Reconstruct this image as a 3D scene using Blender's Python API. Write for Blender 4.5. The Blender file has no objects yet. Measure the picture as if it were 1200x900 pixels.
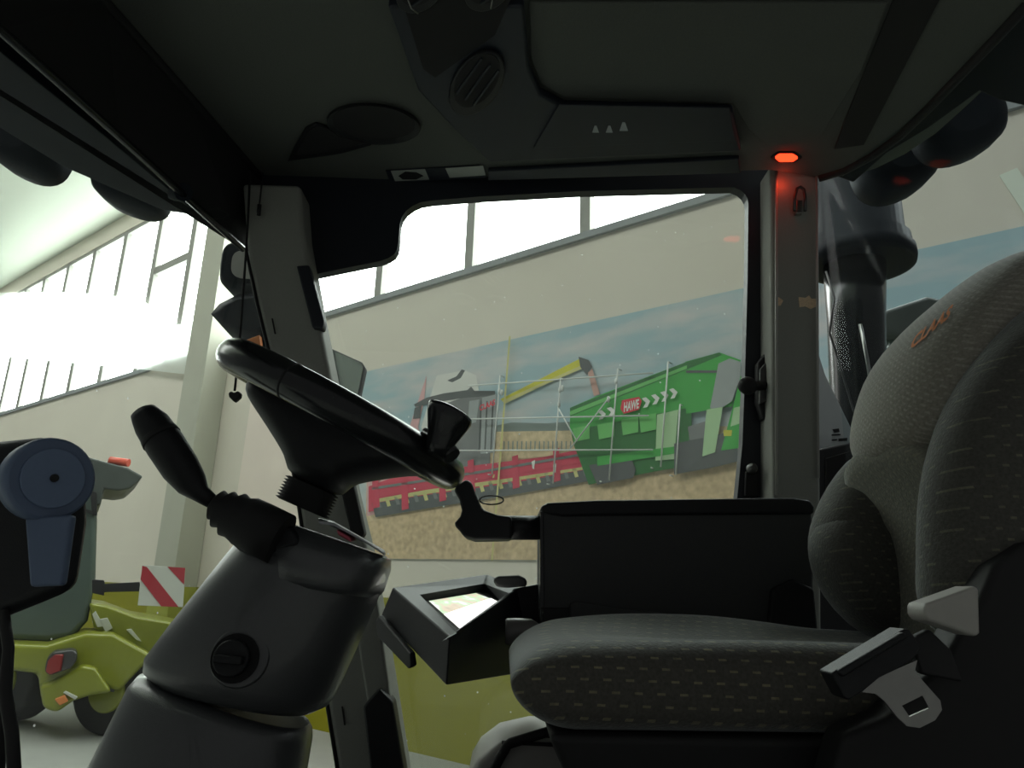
import bpy, bmesh, math, random
from mathutils import Vector, Matrix
from mathutils.bvhtree import BVHTree
random.seed(7)
S = bpy.context.scene
COL = S.collection

# ------------------------------------------------------------------ camera
TH, RO, FPX, H = math.radians(15.3), math.radians(2.0), 860.0, 2.0
CAM = Vector((0, 0, H))
F_ = Vector((0, math.cos(TH), math.sin(TH)))
R0, U0 = Vector((1, 0, 0)), Vector((0, -math.sin(TH), math.cos(TH)))
R_ = R0 * math.cos(RO) + U0 * math.sin(RO)
U_ = -R0 * math.sin(RO) + U0 * math.cos(RO)
cd = bpy.data.cameras.new('camera')
cam = bpy.data.objects.new('camera', cd)
COL.objects.link(cam)
cd.sensor_width = 36
cd.lens = FPX / 1200 * 36
cd.clip_start = 0.02
cam.matrix_world = Matrix(((R_.x, U_.x, -F_.x, CAM.x), (R_.y, U_.y, -F_.y, CAM.y), (R_.z, U_.z, -F_.z, CAM.z), (0, 0, 0, 1)))
S.camera = cam

# ------------------------------------------------------------------ world, view
WORLD = 0.115
ROOF_GLOW = 3.3  # strength of the glowing band added to the hall roof
PANE = 7.0
S.view_settings.view_transform = 'Standard'
S.view_settings.look = 'None'
S.view_settings.gamma = 1
S.view_settings.use_curve_mapping = False
S.view_settings.exposure = 0.0
w = bpy.data.worlds.new('world')
S.world = w
w.use_nodes = True
w.node_tree.nodes['Background'].inputs[0].default_value = (0.97, 1.0, 0.98, 1)
w.node_tree.nodes['Background'].inputs[1].default_value = WORLD


# ------------------------------------------------------------------ pixel -> place
def ray(x, y):
    return F_ * FPX + R_ * (x - 600) + U_ * (450 - y)


def P(x, y, Y):
    r = ray(x, y)
    return CAM + r * (Y / r.y)


def PXp(x, y, X):
    r = ray(x, y)
    return CAM + r * (X / r.x)


def PZ(x, y, z):
    r = ray(x, y)
    return CAM + r * ((z - H) / r.z)


WD = Vector((-0.78164, 0.62373, 0))          # along the hall wall, away from us
WN = Vector((-0.62373, -0.78164, 0))         # out of the wall, towards us
W0 = Vector((-0.866, 9.656, 0))


def PW(x, y, off=0.0):
    """point on the hall wall plane (moved off metres out of it)"""
    r = ray(x, y)
    q = W0 + WN * off
    return CAM + r * ((q - CAM).dot(WN) / r.dot(WN))


def WS(s, z, off=0.0):
    """point on the hall wall: s metres towards the right along it, height z"""
    v = W0 - WD * s + WN * off
    return Vector((v.x, v.y, z))


def s_of(x, y):
    return (PW(x, y) - W0).dot(-WD)


# ------------------------------------------------------------------ materials
M = {}


def mat(name, col, rough=0.5, metal=0.0, spec=0.5, noise=0.0, scale=40, bump=0.0, bscale=200, emit=0.0, coat=0.0, coords='Object'):
    m = bpy.data.materials.new(name)
    m.use_nodes = True
    nt = m.node_tree
    b = nt.nodes['Principled BSDF']
    b.inputs['Base Color'].default_value = (*col, 1)
    b.inputs['Roughness'].default_value = rough
    b.inputs['Metallic'].default_value = metal
    b.inputs['Specular IOR Level'].default_value = spec
    b.inputs['Coat Weight'].default_value = coat
    if emit:
        b.inputs['Emission Color'].default_value = (*col, 1)
        b.inputs['Emission Strength'].default_value = emit
    tc = nt.nodes.new('ShaderNodeTexCoord')
    if noise:
        n = nt.nodes.new('ShaderNodeTexNoise')
        n.inputs['Scale'].default_value = scale
        n.inputs['Detail'].default_value = 4
        nt.links.new(tc.outputs[coords], n.inputs['Vector'])
        r = nt.nodes.new('ShaderNodeMapRange')
        r.inputs['To Min'].default_value = 1 - noise
        r.inputs['To Max'].default_value = 1 + noise
        nt.links.new(n.outputs['Fac'], r.inputs['Value'])
        mx = nt.nodes.new('ShaderNodeVectorMath')
        mx.operation = 'SCALE'
        mx.inputs[0].default_value = col
        nt.links.new(r.outputs['Result'], mx.inputs['Scale'])
        nt.links.new(mx.outputs['Vector'], b.inputs['Base Color'])
    if bump:
        n2 = nt.nodes.new('ShaderNodeTexNoise')
        n2.inputs['Scale'].default_value = bscale
        n2.inputs['Detail'].default_value = 3
        nt.links.new(tc.outputs[coords], n2.inputs['Vector'])
        bp = nt.nodes.new('ShaderNodeBump')
        bp.inputs['Strength'].default_value = bump
        bp.inputs['Distance'].default_value = 0.002
        nt.links.new(n2.outputs['Fac'], bp.inputs['Height'])
        nt.links.new(bp.outputs['Normal'], b.inputs['Normal'])
    M[name] = m
    return m


def glass(name, tint=(0.91, 0.94, 0.92), refl=0.04, dust=0.02, specks=True, scale=42.0, streak=False):
    m = bpy.data.materials.new(name)
    m.use_nodes = True
    nt = m.node_tree
    nt.nodes.remove(nt.nodes['Principled BSDF'])
    out = nt.nodes['Material Output']
    tr = nt.nodes.new('ShaderNodeBsdfTransparent')
    tr.inputs[0].default_value = (*tint, 1)
    gl = nt.nodes.new('ShaderNodeBsdfGlossy')
    gl.inputs['Roughness'].default_value = 0.02
    mx = nt.nodes.new('ShaderNodeMixShader')
    mx.inputs[0].default_value = refl
    nt.links.new(tr.outputs[0], mx.inputs[1])
    nt.links.new(gl.outputs[0], mx.inputs[2])
    tl = nt.nodes.new('ShaderNodeBsdfTranslucent')
    tl.inputs[0].default_value = (0.8, 0.85, 0.85, 1)
    m2 = nt.nodes.new('ShaderNodeMixShader')
    nt.links.new(mx.outputs[0], m2.inputs[1])
    nt.links.new(tl.outputs[0], m2.inputs[2])
    nt.links.new(m2.outputs[0], out.inputs[0])
    tc = nt.nodes.new('ShaderNodeTexCoord')
    mp = nt.nodes.new('ShaderNodeMapping')
    nt.links.new(tc.outputs['Object'], mp.inputs[0])
    if streak:
        mp.inputs['Scale'].default_value = (6, 6, 0.6)
    nz = nt.nodes.new('ShaderNodeTexNoise')
    nz.inputs['Scale'].default_value = 3.0 if not streak else 6.0
    nz.inputs['Detail'].default_value = 6
    nt.links.new(mp.outputs[0], nz.inputs['Vector'])
    mr = nt.nodes.new('ShaderNodeMapRange')
    mr.inputs['From Min'].default_value = 0.3
    mr.inputs['From Max'].default_value = 0.75
    mr.inputs['To Min'].default_value = dust * 0.4
    mr.inputs['To Max'].default_value = dust * 1.6
    nt.links.new(nz.outputs['Fac'], mr.inputs['Value'])
    last = mr.outputs['Result']
    if specks:
        vo = nt.nodes.new('ShaderNodeTexVoronoi')
        vo.inputs['Scale'].default_value = scale
        nt.links.new(tc.outputs['Object'], vo.inputs['Vector'])
        lt = nt.nodes.new('ShaderNodeMath')
        lt.operation = 'LESS_THAN'
        lt.inputs[1].default_value = 0.075
        nt.links.new(vo.outputs['Distance'], lt.inputs[0])
        sep = nt.nodes.new('ShaderNodeSeparateColor')
        nt.links.new(vo.outputs['Color'], sep.inputs[0])
        gt = nt.nodes.new('ShaderNodeMath')
        gt.operation = 'GREATER_THAN'
        gt.inputs[1].default_value = 0.80
        nt.links.new(sep.outputs[0], gt.inputs[0])
        mu = nt.nodes.new('ShaderNodeMath')
        mu.operation = 'MULTIPLY'
        nt.links.new(lt.outputs[0], mu.inputs[0])
        nt.links.new(gt.outputs[0], mu.inputs[1])
        m5 = nt.nodes.new('ShaderNodeMath')
        m5.operation = 'MULTIPLY'
        m5.inputs[1].default_value = 0.5
        nt.links.new(mu.outputs[0], m5.inputs[0])
        ad = nt.nodes.new('ShaderNodeMath')
        ad.operation = 'ADD'
        nt.links.new(last, ad.inputs[0])
        nt.links.new(m5.outputs[0], ad.inputs[1])
        last = ad.outputs[0]
    nt.links.new(last, m2.inputs[0])
    M[name] = m
    return m


def fabric(name, base, dash, uv, du=0.030, dv=0.0135, lu=0.36, lv=0.30, rough=0.95):
    """woven upholstery with short staggered dashes; uv picks the two object axes as weights"""
    m = bpy.data.materials.new(name)
    m.use_nodes = True
    nt = m.node_tree
    b = nt.nodes['Principled BSDF']
    b.inputs['Roughness'].default_value = rough
    b.inputs['Specular IOR Level'].default_value = 0.15
    b.inputs['Sheen Weight'].default_value = 0.5
    b.inputs['Sheen Roughness'].default_value = 0.4
    b.inputs['Sheen Tint'].default_value = (0.8, 0.85, 0.85, 1)
    tc = nt.nodes.new('ShaderNodeTexCoord')

    def dot(v):
        n = nt.nodes.new('ShaderNodeVectorMath')
        n.operation = 'DOT_PRODUCT'
        n.inputs[1].default_value = v
        nt.links.new(tc.outputs['Object'], n.inputs[0])
        return n.outputs['Value']

    def ma(op, a, c=None):
        n = nt.nodes.new('ShaderNodeMath')
        n.operation = op
        for i, v in enumerate((a, c)):
            if v is None:
                continue
            if isinstance(v, (int, float)):
                n.inputs[i].default_value = v
            else:
                nt.links.new(v, n.inputs[i])
        return n.outputs[0]
    u = ma('MULTIPLY', dot(uv[0]), 1 / du)
    v = ma('MULTIPLY', dot(uv[1]), 1 / dv)
    u2 = ma('ADD', u, ma('MULTIPLY', ma('FLOOR', v), 0.37))
    a = ma('LESS_THAN', ma('FRACT', u2), lu)
    c = ma('LESS_THAN', ma('FRACT', v), lv)
    k = ma('MULTIPLY', a, c)
    nz = nt.nodes.new('ShaderNodeTexNoise')
    nz.inputs['Scale'].default_value = 260
    nt.links.new(tc.outputs['Object'], nz.inputs['Vector'])
    n3 = nt.nodes.new('ShaderNodeTexNoise')
    n3.inputs['Scale'].default_value = 45
    nt.links.new(tc.outputs['Object'], n3.inputs['Vector'])
    k2 = ma('MULTIPLY', k, ma('MULTIPLY', n3.outputs['Fac'], 1.5))
    mx = nt.nodes.new('ShaderNodeMix')
    mx.data_type = 'RGBA'
    mx.inputs['A'].default_value = (*base, 1)
    mx.inputs['B'].default_value = (*dash, 1)
    nt.links.new(k2, mx.inputs['Factor'])
    sc = nt.nodes.new('ShaderNodeVectorMath')
    sc.operation = 'SCALE'
    nt.links.new(mx.outputs['Result'], sc.inputs[0])
    nt.links.new(ma('ADD', ma('MULTIPLY', nz.outputs['Fac'], 0.8), 0.6), sc.inputs['Scale'])
    nt.links.new(sc.outputs['Vector'], b.inputs['Base Color'])
    bp = nt.nodes.new('ShaderNodeBump')
    bp.inputs['Strength'].default_value = 0.5
    bp.inputs['Distance'].default_value = 0.002
    nt.links.new(nz.outputs['Fac'], bp.inputs['Height'])
    nt.links.new(bp.outputs['Normal'], b.inputs['Normal'])
    M[name] = m
    return m


# cab
mat('headliner', (0.085, 0.092, 0.082), 0.9, noise=0.12, scale=260, bump=0.4, bscale=500)
mat('console', (0.009, 0.013, 0.022), 0.55, noise=0.2, scale=60, bump=0.2, bscale=700)
mat('black_plastic', (0.014, 0.015, 0.017), 0.45, spec=0.3, noise=0.2, scale=80, bump=0.2, bscale=900)
mat('gloss_black', (0.012, 0.014, 0.015), 0.22, noise=0.1, scale=20)
mat('frame_black', (0.012, 0.015, 0.022), 0.5, noise=0.15, scale=30)
mat('rubber', (0.010, 0.010, 0.011), 0.7, noise=0.2, scale=60)
mat('column_grey', (0.058, 0.062, 0.065), 0.30, spec=0.8, coat=0.35, noise=0.10, scale=220, bump=0.25, bscale=900)
mat('pillar_grey', (0.29, 0.295, 0.265), 0.65, noise=0.08, scale=200, bump=0.2, bscale=600)
mat('armrest_grey', (0.045, 0.047, 0.048), 0.6, noise=0.15, scale=250, bump=0.3, bscale=900)
mat('knob_grey', (0.16, 0.155, 0.15), 0.35)
mat('blue_grey', (0.11, 0.155, 0.25), 0.5, noise=0.06, scale=200)
mat('blue_grey_light', (0.15, 0.21, 0.33), 0.5, noise=0.06, scale=200)
mat('silver_panel', (0.42, 0.43, 0.45), 0.35)
mat('pink_button', (0.55, 0.10, 0.14), 0.4)
mat('grille', (0.008, 0.008, 0.009), 0.85, noise=0.5, scale=900)
mat('metal', (0.36, 0.36, 0.34), 0.3, metal=1.0, noise=0.1, scale=90)
mat('dark_metal', (0.10, 0.10, 0.10), 0.4, metal=0.8, noise=0.2, scale=40)
mat('light_grey_plastic', (0.42, 0.41, 0.38), 0.5, noise=0.06, scale=90)
mat('pale_panel', (0.40, 0.43, 0.45), 0.6, noise=0.04, scale=30)
mat('label_plate', (0.34, 0.36, 0.33), 0.5)
mat('worn_tape', (0.80, 0.62, 0.42), 0.8, noise=0.3, scale=300)
mat('icon_white', (0.35, 0.38, 0.40), 0.6)
mat('red_led', (1.0, 0.045, 0.012), 0.4, emit=3.0)
mat('floor_rubber', (0.03, 0.03, 0.03), 0.8, noise=0.2)
mat('belt', (0.016, 0.016, 0.017), 0.7, noise=0.2, scale=300)
mat('thread_orange', (0.85, 0.32, 0.13), 0.8)
fabric('fabric_side', (0.085, 0.082, 0.072), (0.24, 0.22, 0.14), ((1, 0.35, 0), (0, 0.3, 1)), du=0.024, dv=0.0125, lu=0.36, lv=0.20)
fabric('fabric_back', (0.085, 0.083, 0.074), (0.17, 0.165, 0.12), ((1.0, 0.5, 0), (0.05, 0.1, 1)), du=0.020, dv=0.0115, lu=0.26, lv=0.24)
fabric('fabric_pad_lit', (0.29, 0.275, 0.235), (0.40, 0.38, 0.33), ((0.5, 1, 0.3), (0, -0.6, 1)), du=0.011, dv=0.008, lu=0.5, lv=0.4)  # base lightened for the light falling on the pad's front
fabric('fabric_centre_lit', (0.22, 0.215, 0.18), (0.30, 0.29, 0.22), ((0.5, 1, 0.2), (0, 0.2, 1)), du=0.016, dv=0.009, lu=0.4, lv=0.35)  # centre panel lightened the same way for light on its front
glass('cab_glass', dust=0.018)
glass('rear_glass', tint=(0.80, 0.87, 0.88), dust=0.014, refl=0.008, specks=False)
glass('screen_glass', tint=(0.9, 0.95, 0.92), dust=0.016, scale=35)
# hall
mat('hall_wall', (0.74, 0.69, 0.60), 0.85, noise=0.05, scale=1.2, bump=0.1, bscale=20)
mat('hall_green', (0.27, 0.26, 0.001), 0.6, noise=0.06, scale=2)
mat('pilaster', (0.50, 0.50, 0.42), 0.85, noise=0.05, scale=2)
mat('pilaster_green', (0.42, 0.44, 0.06), 0.85, noise=0.05, scale=2)
mat('sill', (0.30, 0.32, 0.33), 0.7, noise=0.1, scale=3)
mat('mullion', (0.30, 0.30, 0.27), 0.6, noise=0.1, scale=4)
mat('hall_roof', (0.78, 0.83, 0.72), 0.9)
mat('hall_floor', (0.30, 0.31, 0.29), 0.7, noise=0.12, scale=1.5, bump=0.1, bscale=8)
mat('daylight_pane', (0.95, 1.0, 0.98), 0.5, emit=PANE)
mat('roof_glow', (1.0, 1.0, 0.97), 0.5, emit=ROOF_GLOW)
mat('lime_paint', (0.24, 0.265, 0.02), 0.3, noise=0.05, scale=3, coat=0.3)
mat('dark_glass', (0.085, 0.115, 0.10), 0.15, noise=0.2, scale=2)
mat('lamp_black', (0.009, 0.013, 0.019), 0.55, spec=0.15, noise=0.3, scale=12)
mat('roof_grey', (0.075, 0.088, 0.08), 0.5, noise=0.25, scale=5)
mat('tyre', (0.02, 0.02, 0.02), 0.8, noise=0.3, scale=8)
mat('beacon_red', (0.75, 0.11, 0.06), 0.4)
mat('tail_red', (0.28, 0.02, 0.02), 0.3)
mat('amber', (0.75, 0.25, 0.07), 0.4)
mat('sign_white', (0.62, 0.64, 0.58), 0.6, noise=0.05, scale=9)
mat('sign_red', (0.42, 0.035, 0.05), 0.6)
mat('yellow', (0.75, 0.68, 0.03), 0.5)
mat('pole_pale', (0.55, 0.60, 0.42), 0.4)
mat('reflection_white', (0.78, 0.80, 0.78), 0.5)
mat('mirror_glass', (0.35, 0.40, 0.38), 0.06, metal=0.9)


# ------------------------------------------------------------------ mesh helpers
def par(o, parent):
    if parent is not None:
        o.parent = parent
        bpy.context.view_layer.update()
        o.matrix_parent_inverse = parent.matrix_world.inverted()


def mesh(name, verts, faces, m, parent=None, smooth=False, bevel=0.0, seg=2, sub=0):
    me = bpy.data.meshes.new(name)
    vs = [Vector(v) for v in verts]
    c = Vector((0, 0, 0))
    for v in vs:
        c += v
    c /= max(1, len(vs))
    me.from_pydata([v - c for v in vs], [], faces)
    bm = bmesh.new()
    bm.from_mesh(me)
    bmesh.ops.recalc_face_normals(bm, faces=bm.faces)
    bm.to_mesh(me)
    bm.free()
    me.materials.append(M[m])
    o = bpy.data.objects.new(name, me)
    o.location = c
    COL.objects.link(o)
    par(o, parent)
    if bevel:
        b = o.modifiers.new('bevel', 'BEVEL')
        b.width = bevel
        b.segments = seg
        b.limit_method = 'ANGLE'
        b.angle_limit = math.radians(35)
    if sub:
        s = o.modifiers.new('sub', 'SUBSURF')
        s.levels = s.render_levels = sub
    if smooth or bevel:
        for p in me.polygons:
            p.use_smooth = True
        if bevel:
            try:
                wn = o.modifiers.new('wn', 'WEIGHTED_NORMAL')
                wn.keep_sharp = True
            except Exception:
                pass
    return o


def prism(name, pts, vec, m, parent=None, bevel=0.0, seg=2):
    vec = Vector(vec)
    n = len(pts)
    vs = [Vector(p) for p in pts] + [Vector(p) + vec for p in pts]
    fs = [list(range(n)), list(range(2 * n - 1, n - 1, -1))]
    for i in range(n):
        j = (i + 1) % n
        fs.append([i, j, n + j, n + i])
    return mesh(name, vs, fs, m, parent, bevel=bevel, seg=seg)


def pp(pix, Y):
    return [P(x, y, Y) for x, y in pix]


def pz(pix, z):
    return [PZ(x, y, z) for x, y in pix]


def loft(name, secs, m, parent=None, cap=True, smooth=True, sub=0):
    n = len(secs[0])
    vs = [p for s in secs for p in s]
    fs = []
    for k in range(len(secs) - 1):
        for i in range(n):
            j = (i + 1) % n
            fs.append([k * n + i, k * n + j, (k + 1) * n + j, (k + 1) * n + i])
    if cap:
        fs.append(list(range(n)))
        fs.append([(len(secs) - 1) * n + i for i in range(n)])
    o = mesh(name, vs, fs, m, parent, smooth=False, sub=sub)
    if smooth:
        me = o.data
        for p in me.polygons:
            p.use_smooth = len(p.vertices) == 4
    return o


def sect(L, R, b, n=28, ex=2.0):
    L, R, b = Vector(L), Vector(R), Vector(b)
    c, a = (L + R) / 2, (R - L) / 2
    out = []
    for i in range(n):
        t = 2 * math.pi * i / n
        ct, st = math.cos(t), math.sin(t)
        u = math.copysign(abs(ct) ** (2 / ex), ct)
        v = math.copysign(abs(st) ** (2 / ex), st)
        out.append(c + a * u + b * v)
    return out


def ring(c, ax, r, n=20, ref=None):
    ax = Vector(ax).normalized()
    ref = Vector(ref) if ref is not None else Vector((0, 1, 0))
    if abs(ax.dot(ref)) > 0.98:
        ref = Vector((1, 0, 0))
    a = ax.cross(ref).normalized()
    b = ax.cross(a)
    return [Vector(c) + (a * math.cos(2 * math.pi * i / n) + b * math.sin(2 * math.pi * i / n)) * r for i in range(n)]


def tube(name, pts, rs, m, parent=None, n=16, closed=False):
    pts = [Vector(p) for p in pts]
    if isinstance(rs, (int, float)):
        rs = [rs] * len(pts)
    secs = []
    k = len(pts)
    a_prev = None
    for i, p in enumerate(pts):
        if closed:
            t = pts[(i + 1) % k] - pts[i - 1]
        else:
            t = pts[min(i + 1, k - 1)] - pts[max(i - 1, 0)]
        t.normalize()
        if a_prev is None:
            ref = Vector((0, 1, 0)) if abs(t.y) < 0.9 else Vector((1, 0, 0))
            a = t.cross(ref).normalized()
        else:
            a = (a_prev - t * a_prev.dot(t)).normalized()
        a_prev = a
        b = t.cross(a)
        secs.append([p + (a * math.cos(2 * math.pi * q / n) + b * math.sin(2 * math.pi * q / n)) * rs[i] for q in range(n)])
    if closed:
        vs = [p for s in secs for p in s]
        fs = []
        for kk in range(k):
            k2 = (kk + 1) % k
            for i in range(n):
                j = (i + 1) % n
                fs.append([kk * n + i, kk * n + j, k2 * n + j, k2 * n + i])
        return mesh(name, vs, fs, m, parent, smooth=True)
    return loft(name, secs, m, parent)


def tpx(name, pts, m, parent=None, n=16):
    """tube through (px, py, depth, radius in px)"""
    return tube(name, [P(x, y, Y) for x, y, Y, r in pts], [r * Y / 890 for x, y, Y, r in pts], m, parent, n)


def box(name, c, hx, hy, hz, m, parent=None, bevel=0.0, seg=2, ax=None):
    ax = ax or (Vector((1, 0, 0)), Vector((0, 1, 0)), Vector((0, 0, 1)))
    c = Vector(c)
    vs = [c + ax[0] * hx * i + ax[1] * hy * j + ax[2] * hz * k for k in (-1, 1) for i, j in ((-1, -1), (1, -1), (1, 1), (-1, 1))]
    fs = [[0, 1, 2, 3], [4, 5, 6, 7], [0, 1, 5, 4], [1, 2, 6, 5], [2, 3, 7, 6], [3, 0, 4, 7]]
    return mesh(name, vs, fs, m, parent, bevel=bevel, seg=seg)


def disc(name, c, ax, r, th, m, parent=None, n=32, bevel=0.0):
    ax = Vector(ax).normalized()
    a = ring(c, ax, r, n)
    return prism(name, a, ax * th, m, parent, bevel=bevel)


def blob(name, c, A, B, C, m, parent=None, ex=2.4, nu=32, nv=18):
    """superellipsoid with half axes A, B, C"""
    c = Vector(c)

    def sp(v, e):
        return math.copysign(abs(v) ** (2 / e), v)
    vs, fs = [], []
    for j in range(nv + 1):
        ph = -math.pi / 2 + math.pi * j / nv
        for i in range(nu):
            t = 2 * math.pi * i / nu
            vs.append(c + A * sp(math.cos(ph), ex) * sp(math.cos(t), ex) + B * sp(math.cos(ph), ex) * sp(math.sin(t), ex) + C * sp(math.sin(ph), ex))
    for j in range(nv):
        for i in range(nu):
            k = (i + 1) % nu
            fs.append([j * nu + i, j * nu + k, (j + 1) * nu + k, (j + 1) * nu + i])
    o = mesh(name, vs, fs, m, parent, smooth=True)
    bm = bmesh.new()
    bm.from_mesh(o.data)
    bmesh.ops.remove_doubles(bm, verts=bm.verts, dist=1e-5)
    bmesh.ops.recalc_face_normals(bm, faces=bm.faces)
    bm.to_mesh(o.data)
    bm.free()
    return o


def text_mesh(name, s, quad, m, parent=None, surf=None, thick=0.0):
    """lettering fitted into a quad of four places (bottom left, bottom right, top right, top left)"""
    cu = bpy.data.curves.new(name, 'FONT')
    cu.body = s
    cu.resolution_u = 3
    cu.offset = 0.035
    t = bpy.data.objects.new(name, cu)
    COL.objects.link(t)
    bpy.context.view_layer.update()
    dg = bpy.context.evaluated_depsgraph_get()
    me = bpy.data.meshes.new_from_object(t.evaluated_get(dg))
    bpy.data.objects.remove(t)
    co = [v.co.copy() for v in me.vertices]
    x0, x1 = min(c.x for c in co), max(c.x for c in co)
    y0, y1 = min(c.y for c in co), max(c.y for c in co)
    q = [Vector(v) for v in quad]
    vs = []
    for c in co:
        u, v = (c.x - x0) / (x1 - x0), (c.y - y0) / (y1 - y0)
        vs.append((q[0] * (1 - u) + q[1] * u) * (1 - v) + (q[3] * (1 - u) + q[2] * u) * v)
    if surf:
        vs = [surf(v) for v in vs]
    fs = [list(p.vertices) for p in me.polygons]
    bpy.data.meshes.remove(me)
    return mesh(name, vs, fs, m, parent)


def E(name, label, cat, loc, group=None):
    o = bpy.data.objects.new(name, None)
    o.empty_display_size = 0.05
    COL.objects.link(o)
    o.location = loc
    tag(o, label, cat, group)
    bpy.context.view_layer.update()
    return o


def tag(o, label=None, cat=None, group=None, kind=None):
    if label:
        o['label'] = label
    if cat:
        o['category'] = cat
    if group:
        o['group'] = group
    if kind:
        o['kind'] = kind
    return o


def struct(name, loc, label=None, cat=None):
    o = bpy.data.objects.new(name, None)
    o.empty_display_size = 0.05
    COL.objects.link(o)
    o.location = loc
    o['kind'] = 'structure'
    tag(o, label, cat)
    bpy.context.view_layer.update()
    return o


ZC = H + 0.98                                # cab ceiling
ZF = H - 0.46                                # cab floor
YR = 1.66                                    # right side of the cab

# ================================================================== HALL (setting)
fl = mesh('floor', [(-30, -6, 0), (14, -6, 0), (14, 40, 0), (-30, 40, 0)], [[0, 1, 2, 3]], 'hall_floor')
tag(fl, 'pale grey concrete hall floor', 'floor', kind='structure')

Z_DADO, Z_SILL, Z_WTOP = 1.78, 6.2, 10.2
SL, SR = -34.0, 9.0
wall = struct('wall_back', WS(0, 0), 'long white hall wall with a lime green base and a high window band', 'wall')


def wallbox(name, s0, s1, z0, z1, d0, d1, m, parent, bevel=0.0):
    return prism(name, [WS(s0, z0, d0), WS(s1, z0, d0), WS(s1, z1, d0), WS(s0, z1, d0)], WN * (d1 - d0), m, parent, bevel)


wallbox('plaster', SL, SR, Z_DADO, Z_SILL, -0.3, 0.0, 'hall_wall', wall)
wallbox('green_base', SL, SR, 0, Z_DADO, -0.3, 0.01, 'hall_green', wall)
wallbox('window_sill', SL, SR, Z_SILL - 0.05, Z_SILL + 0.04, -0.02, 0.05, 'sill', wall)
wallbox('lintel', SL, SR, Z_WTOP, Z_WTOP + 0.5, -0.3, 0.0, 'hall_wall', wall)
sp0, sp1 = s_of(213, 640), s_of(238, 640)
# pilaster beside the window band
wallbox('pilaster', sp0, sp1, Z_DADO, Z_WTOP, 0.01, 0.45, 'pilaster', wall)
wallbox('pilaster_base', sp0, sp1, 0, Z_DADO, 0.01, 0.46, 'pilaster_green', wall)

# window bays: one frame with its panes and bars for each stretch between the mullions
left_ms = [s_of(x, y) for x, y in ((228, 258), (188, 258), (147, 275), (110, 297), (78, 318), (50, 333), (28, 345), (8, 355))]
right_ms = [s_of(440, 353), s_of(547, 320), s_of(684, 286)]
step = right_ms[2] - right_ms[1]
bays = []
ext = [left_ms[-1] - 1.6 * k for k in range(1, 6)][::-1] + left_ms[::-1] + [sp0]
for a, b in zip(ext[:-1], ext[1:]):
    bays.append((a, b))
r_edges = [sp1] + right_ms + [right_ms[2] + step, right_ms[2] + 2 * step, SR]
for a, b in zip(r_edges[:-1], r_edges[1:]):
    bays.append((a, b))
nwin = 0
for a, b in bays:
    nwin += 1
    win = struct('window_%d' % nwin, WS((a + b) / 2, Z_SILL))
    wallbox('pane', a, b, Z_SILL + 0.04, Z_WTOP, -0.16, -0.14, 'daylight_pane', win)
    wd = 0.075 if a > sp0 else 0.10
    wallbox('mullion', b - wd, b + wd, Z_SILL, Z_WTOP, -0.13, -0.02, 'mullion', win)
    zt = 8.65
    if abs(b - left_ms[0]) < 0.05:
        wallbox('transom', a, b, zt - 0.09, zt + 0.09, -0.13, -0.03, 'mullion', win)
    wallbox('head_rail', a, b, Z_WTOP - 0.10, Z_WTOP, -0.13, -0.02, 'mullion', win)

# vaulted roof; its glowing band is added to light the hall
prof = [(-0.3, 10.7), (0.6, 10.75), (1.6, 11.2), (2.8, 12.2), (4.2, 13.1), (6.0, 13.7)]
prof2 = [(10.5, 13.9), (13, 13.2), (16, 12.0)]


def strip(name, pr, m):
    vs = [WS(s, z, d) for d, z in pr for s in (SL, SR)]
    fs = [[2 * i, 2 * i + 1, 2 * i + 3, 2 * i + 2] for i in range(len(pr) - 1)]
    return mesh(name, vs, fs, m, smooth=True)


rf = struct('ceiling', WS(-10, 12, 5), 'pale curved hall roof with an added glowing band', 'roof')
for nm, pr, m in (('roof_shell', prof, 'hall_roof'), ('roof_shell', prof2, 'hall_roof'), ('glow_band', [(6.0, 13.7), (8, 14.0), (10.5, 13.9)], 'roof_glow')):
    o = strip(nm, pr, m)
    par(o, rf)

# translucent white sheet added for the glare across the far windows
mb = bpy.data.materials.new('glare_sheet')
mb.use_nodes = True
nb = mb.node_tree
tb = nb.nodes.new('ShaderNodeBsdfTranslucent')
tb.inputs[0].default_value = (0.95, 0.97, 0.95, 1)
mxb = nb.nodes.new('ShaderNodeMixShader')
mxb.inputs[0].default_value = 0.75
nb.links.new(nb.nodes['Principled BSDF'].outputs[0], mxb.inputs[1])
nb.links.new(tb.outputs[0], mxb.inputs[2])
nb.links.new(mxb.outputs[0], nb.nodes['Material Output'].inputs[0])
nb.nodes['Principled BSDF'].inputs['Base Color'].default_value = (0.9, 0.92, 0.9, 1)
M['glare_sheet'] = mb
bl = prism('window_blind', [PW(x, y, 0.12) for x, y in ((-60, 343), (90, 343), (165, 350), (205, 381), (240, 377), (247, 442), (150, 431), (-60, 412))], WN * 0.01, 'glare_sheet')  # added sheet standing in for window glare, not a real blind
tag(bl, 'translucent white sheet standing in for glare over the far window band', 'blind')

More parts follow.
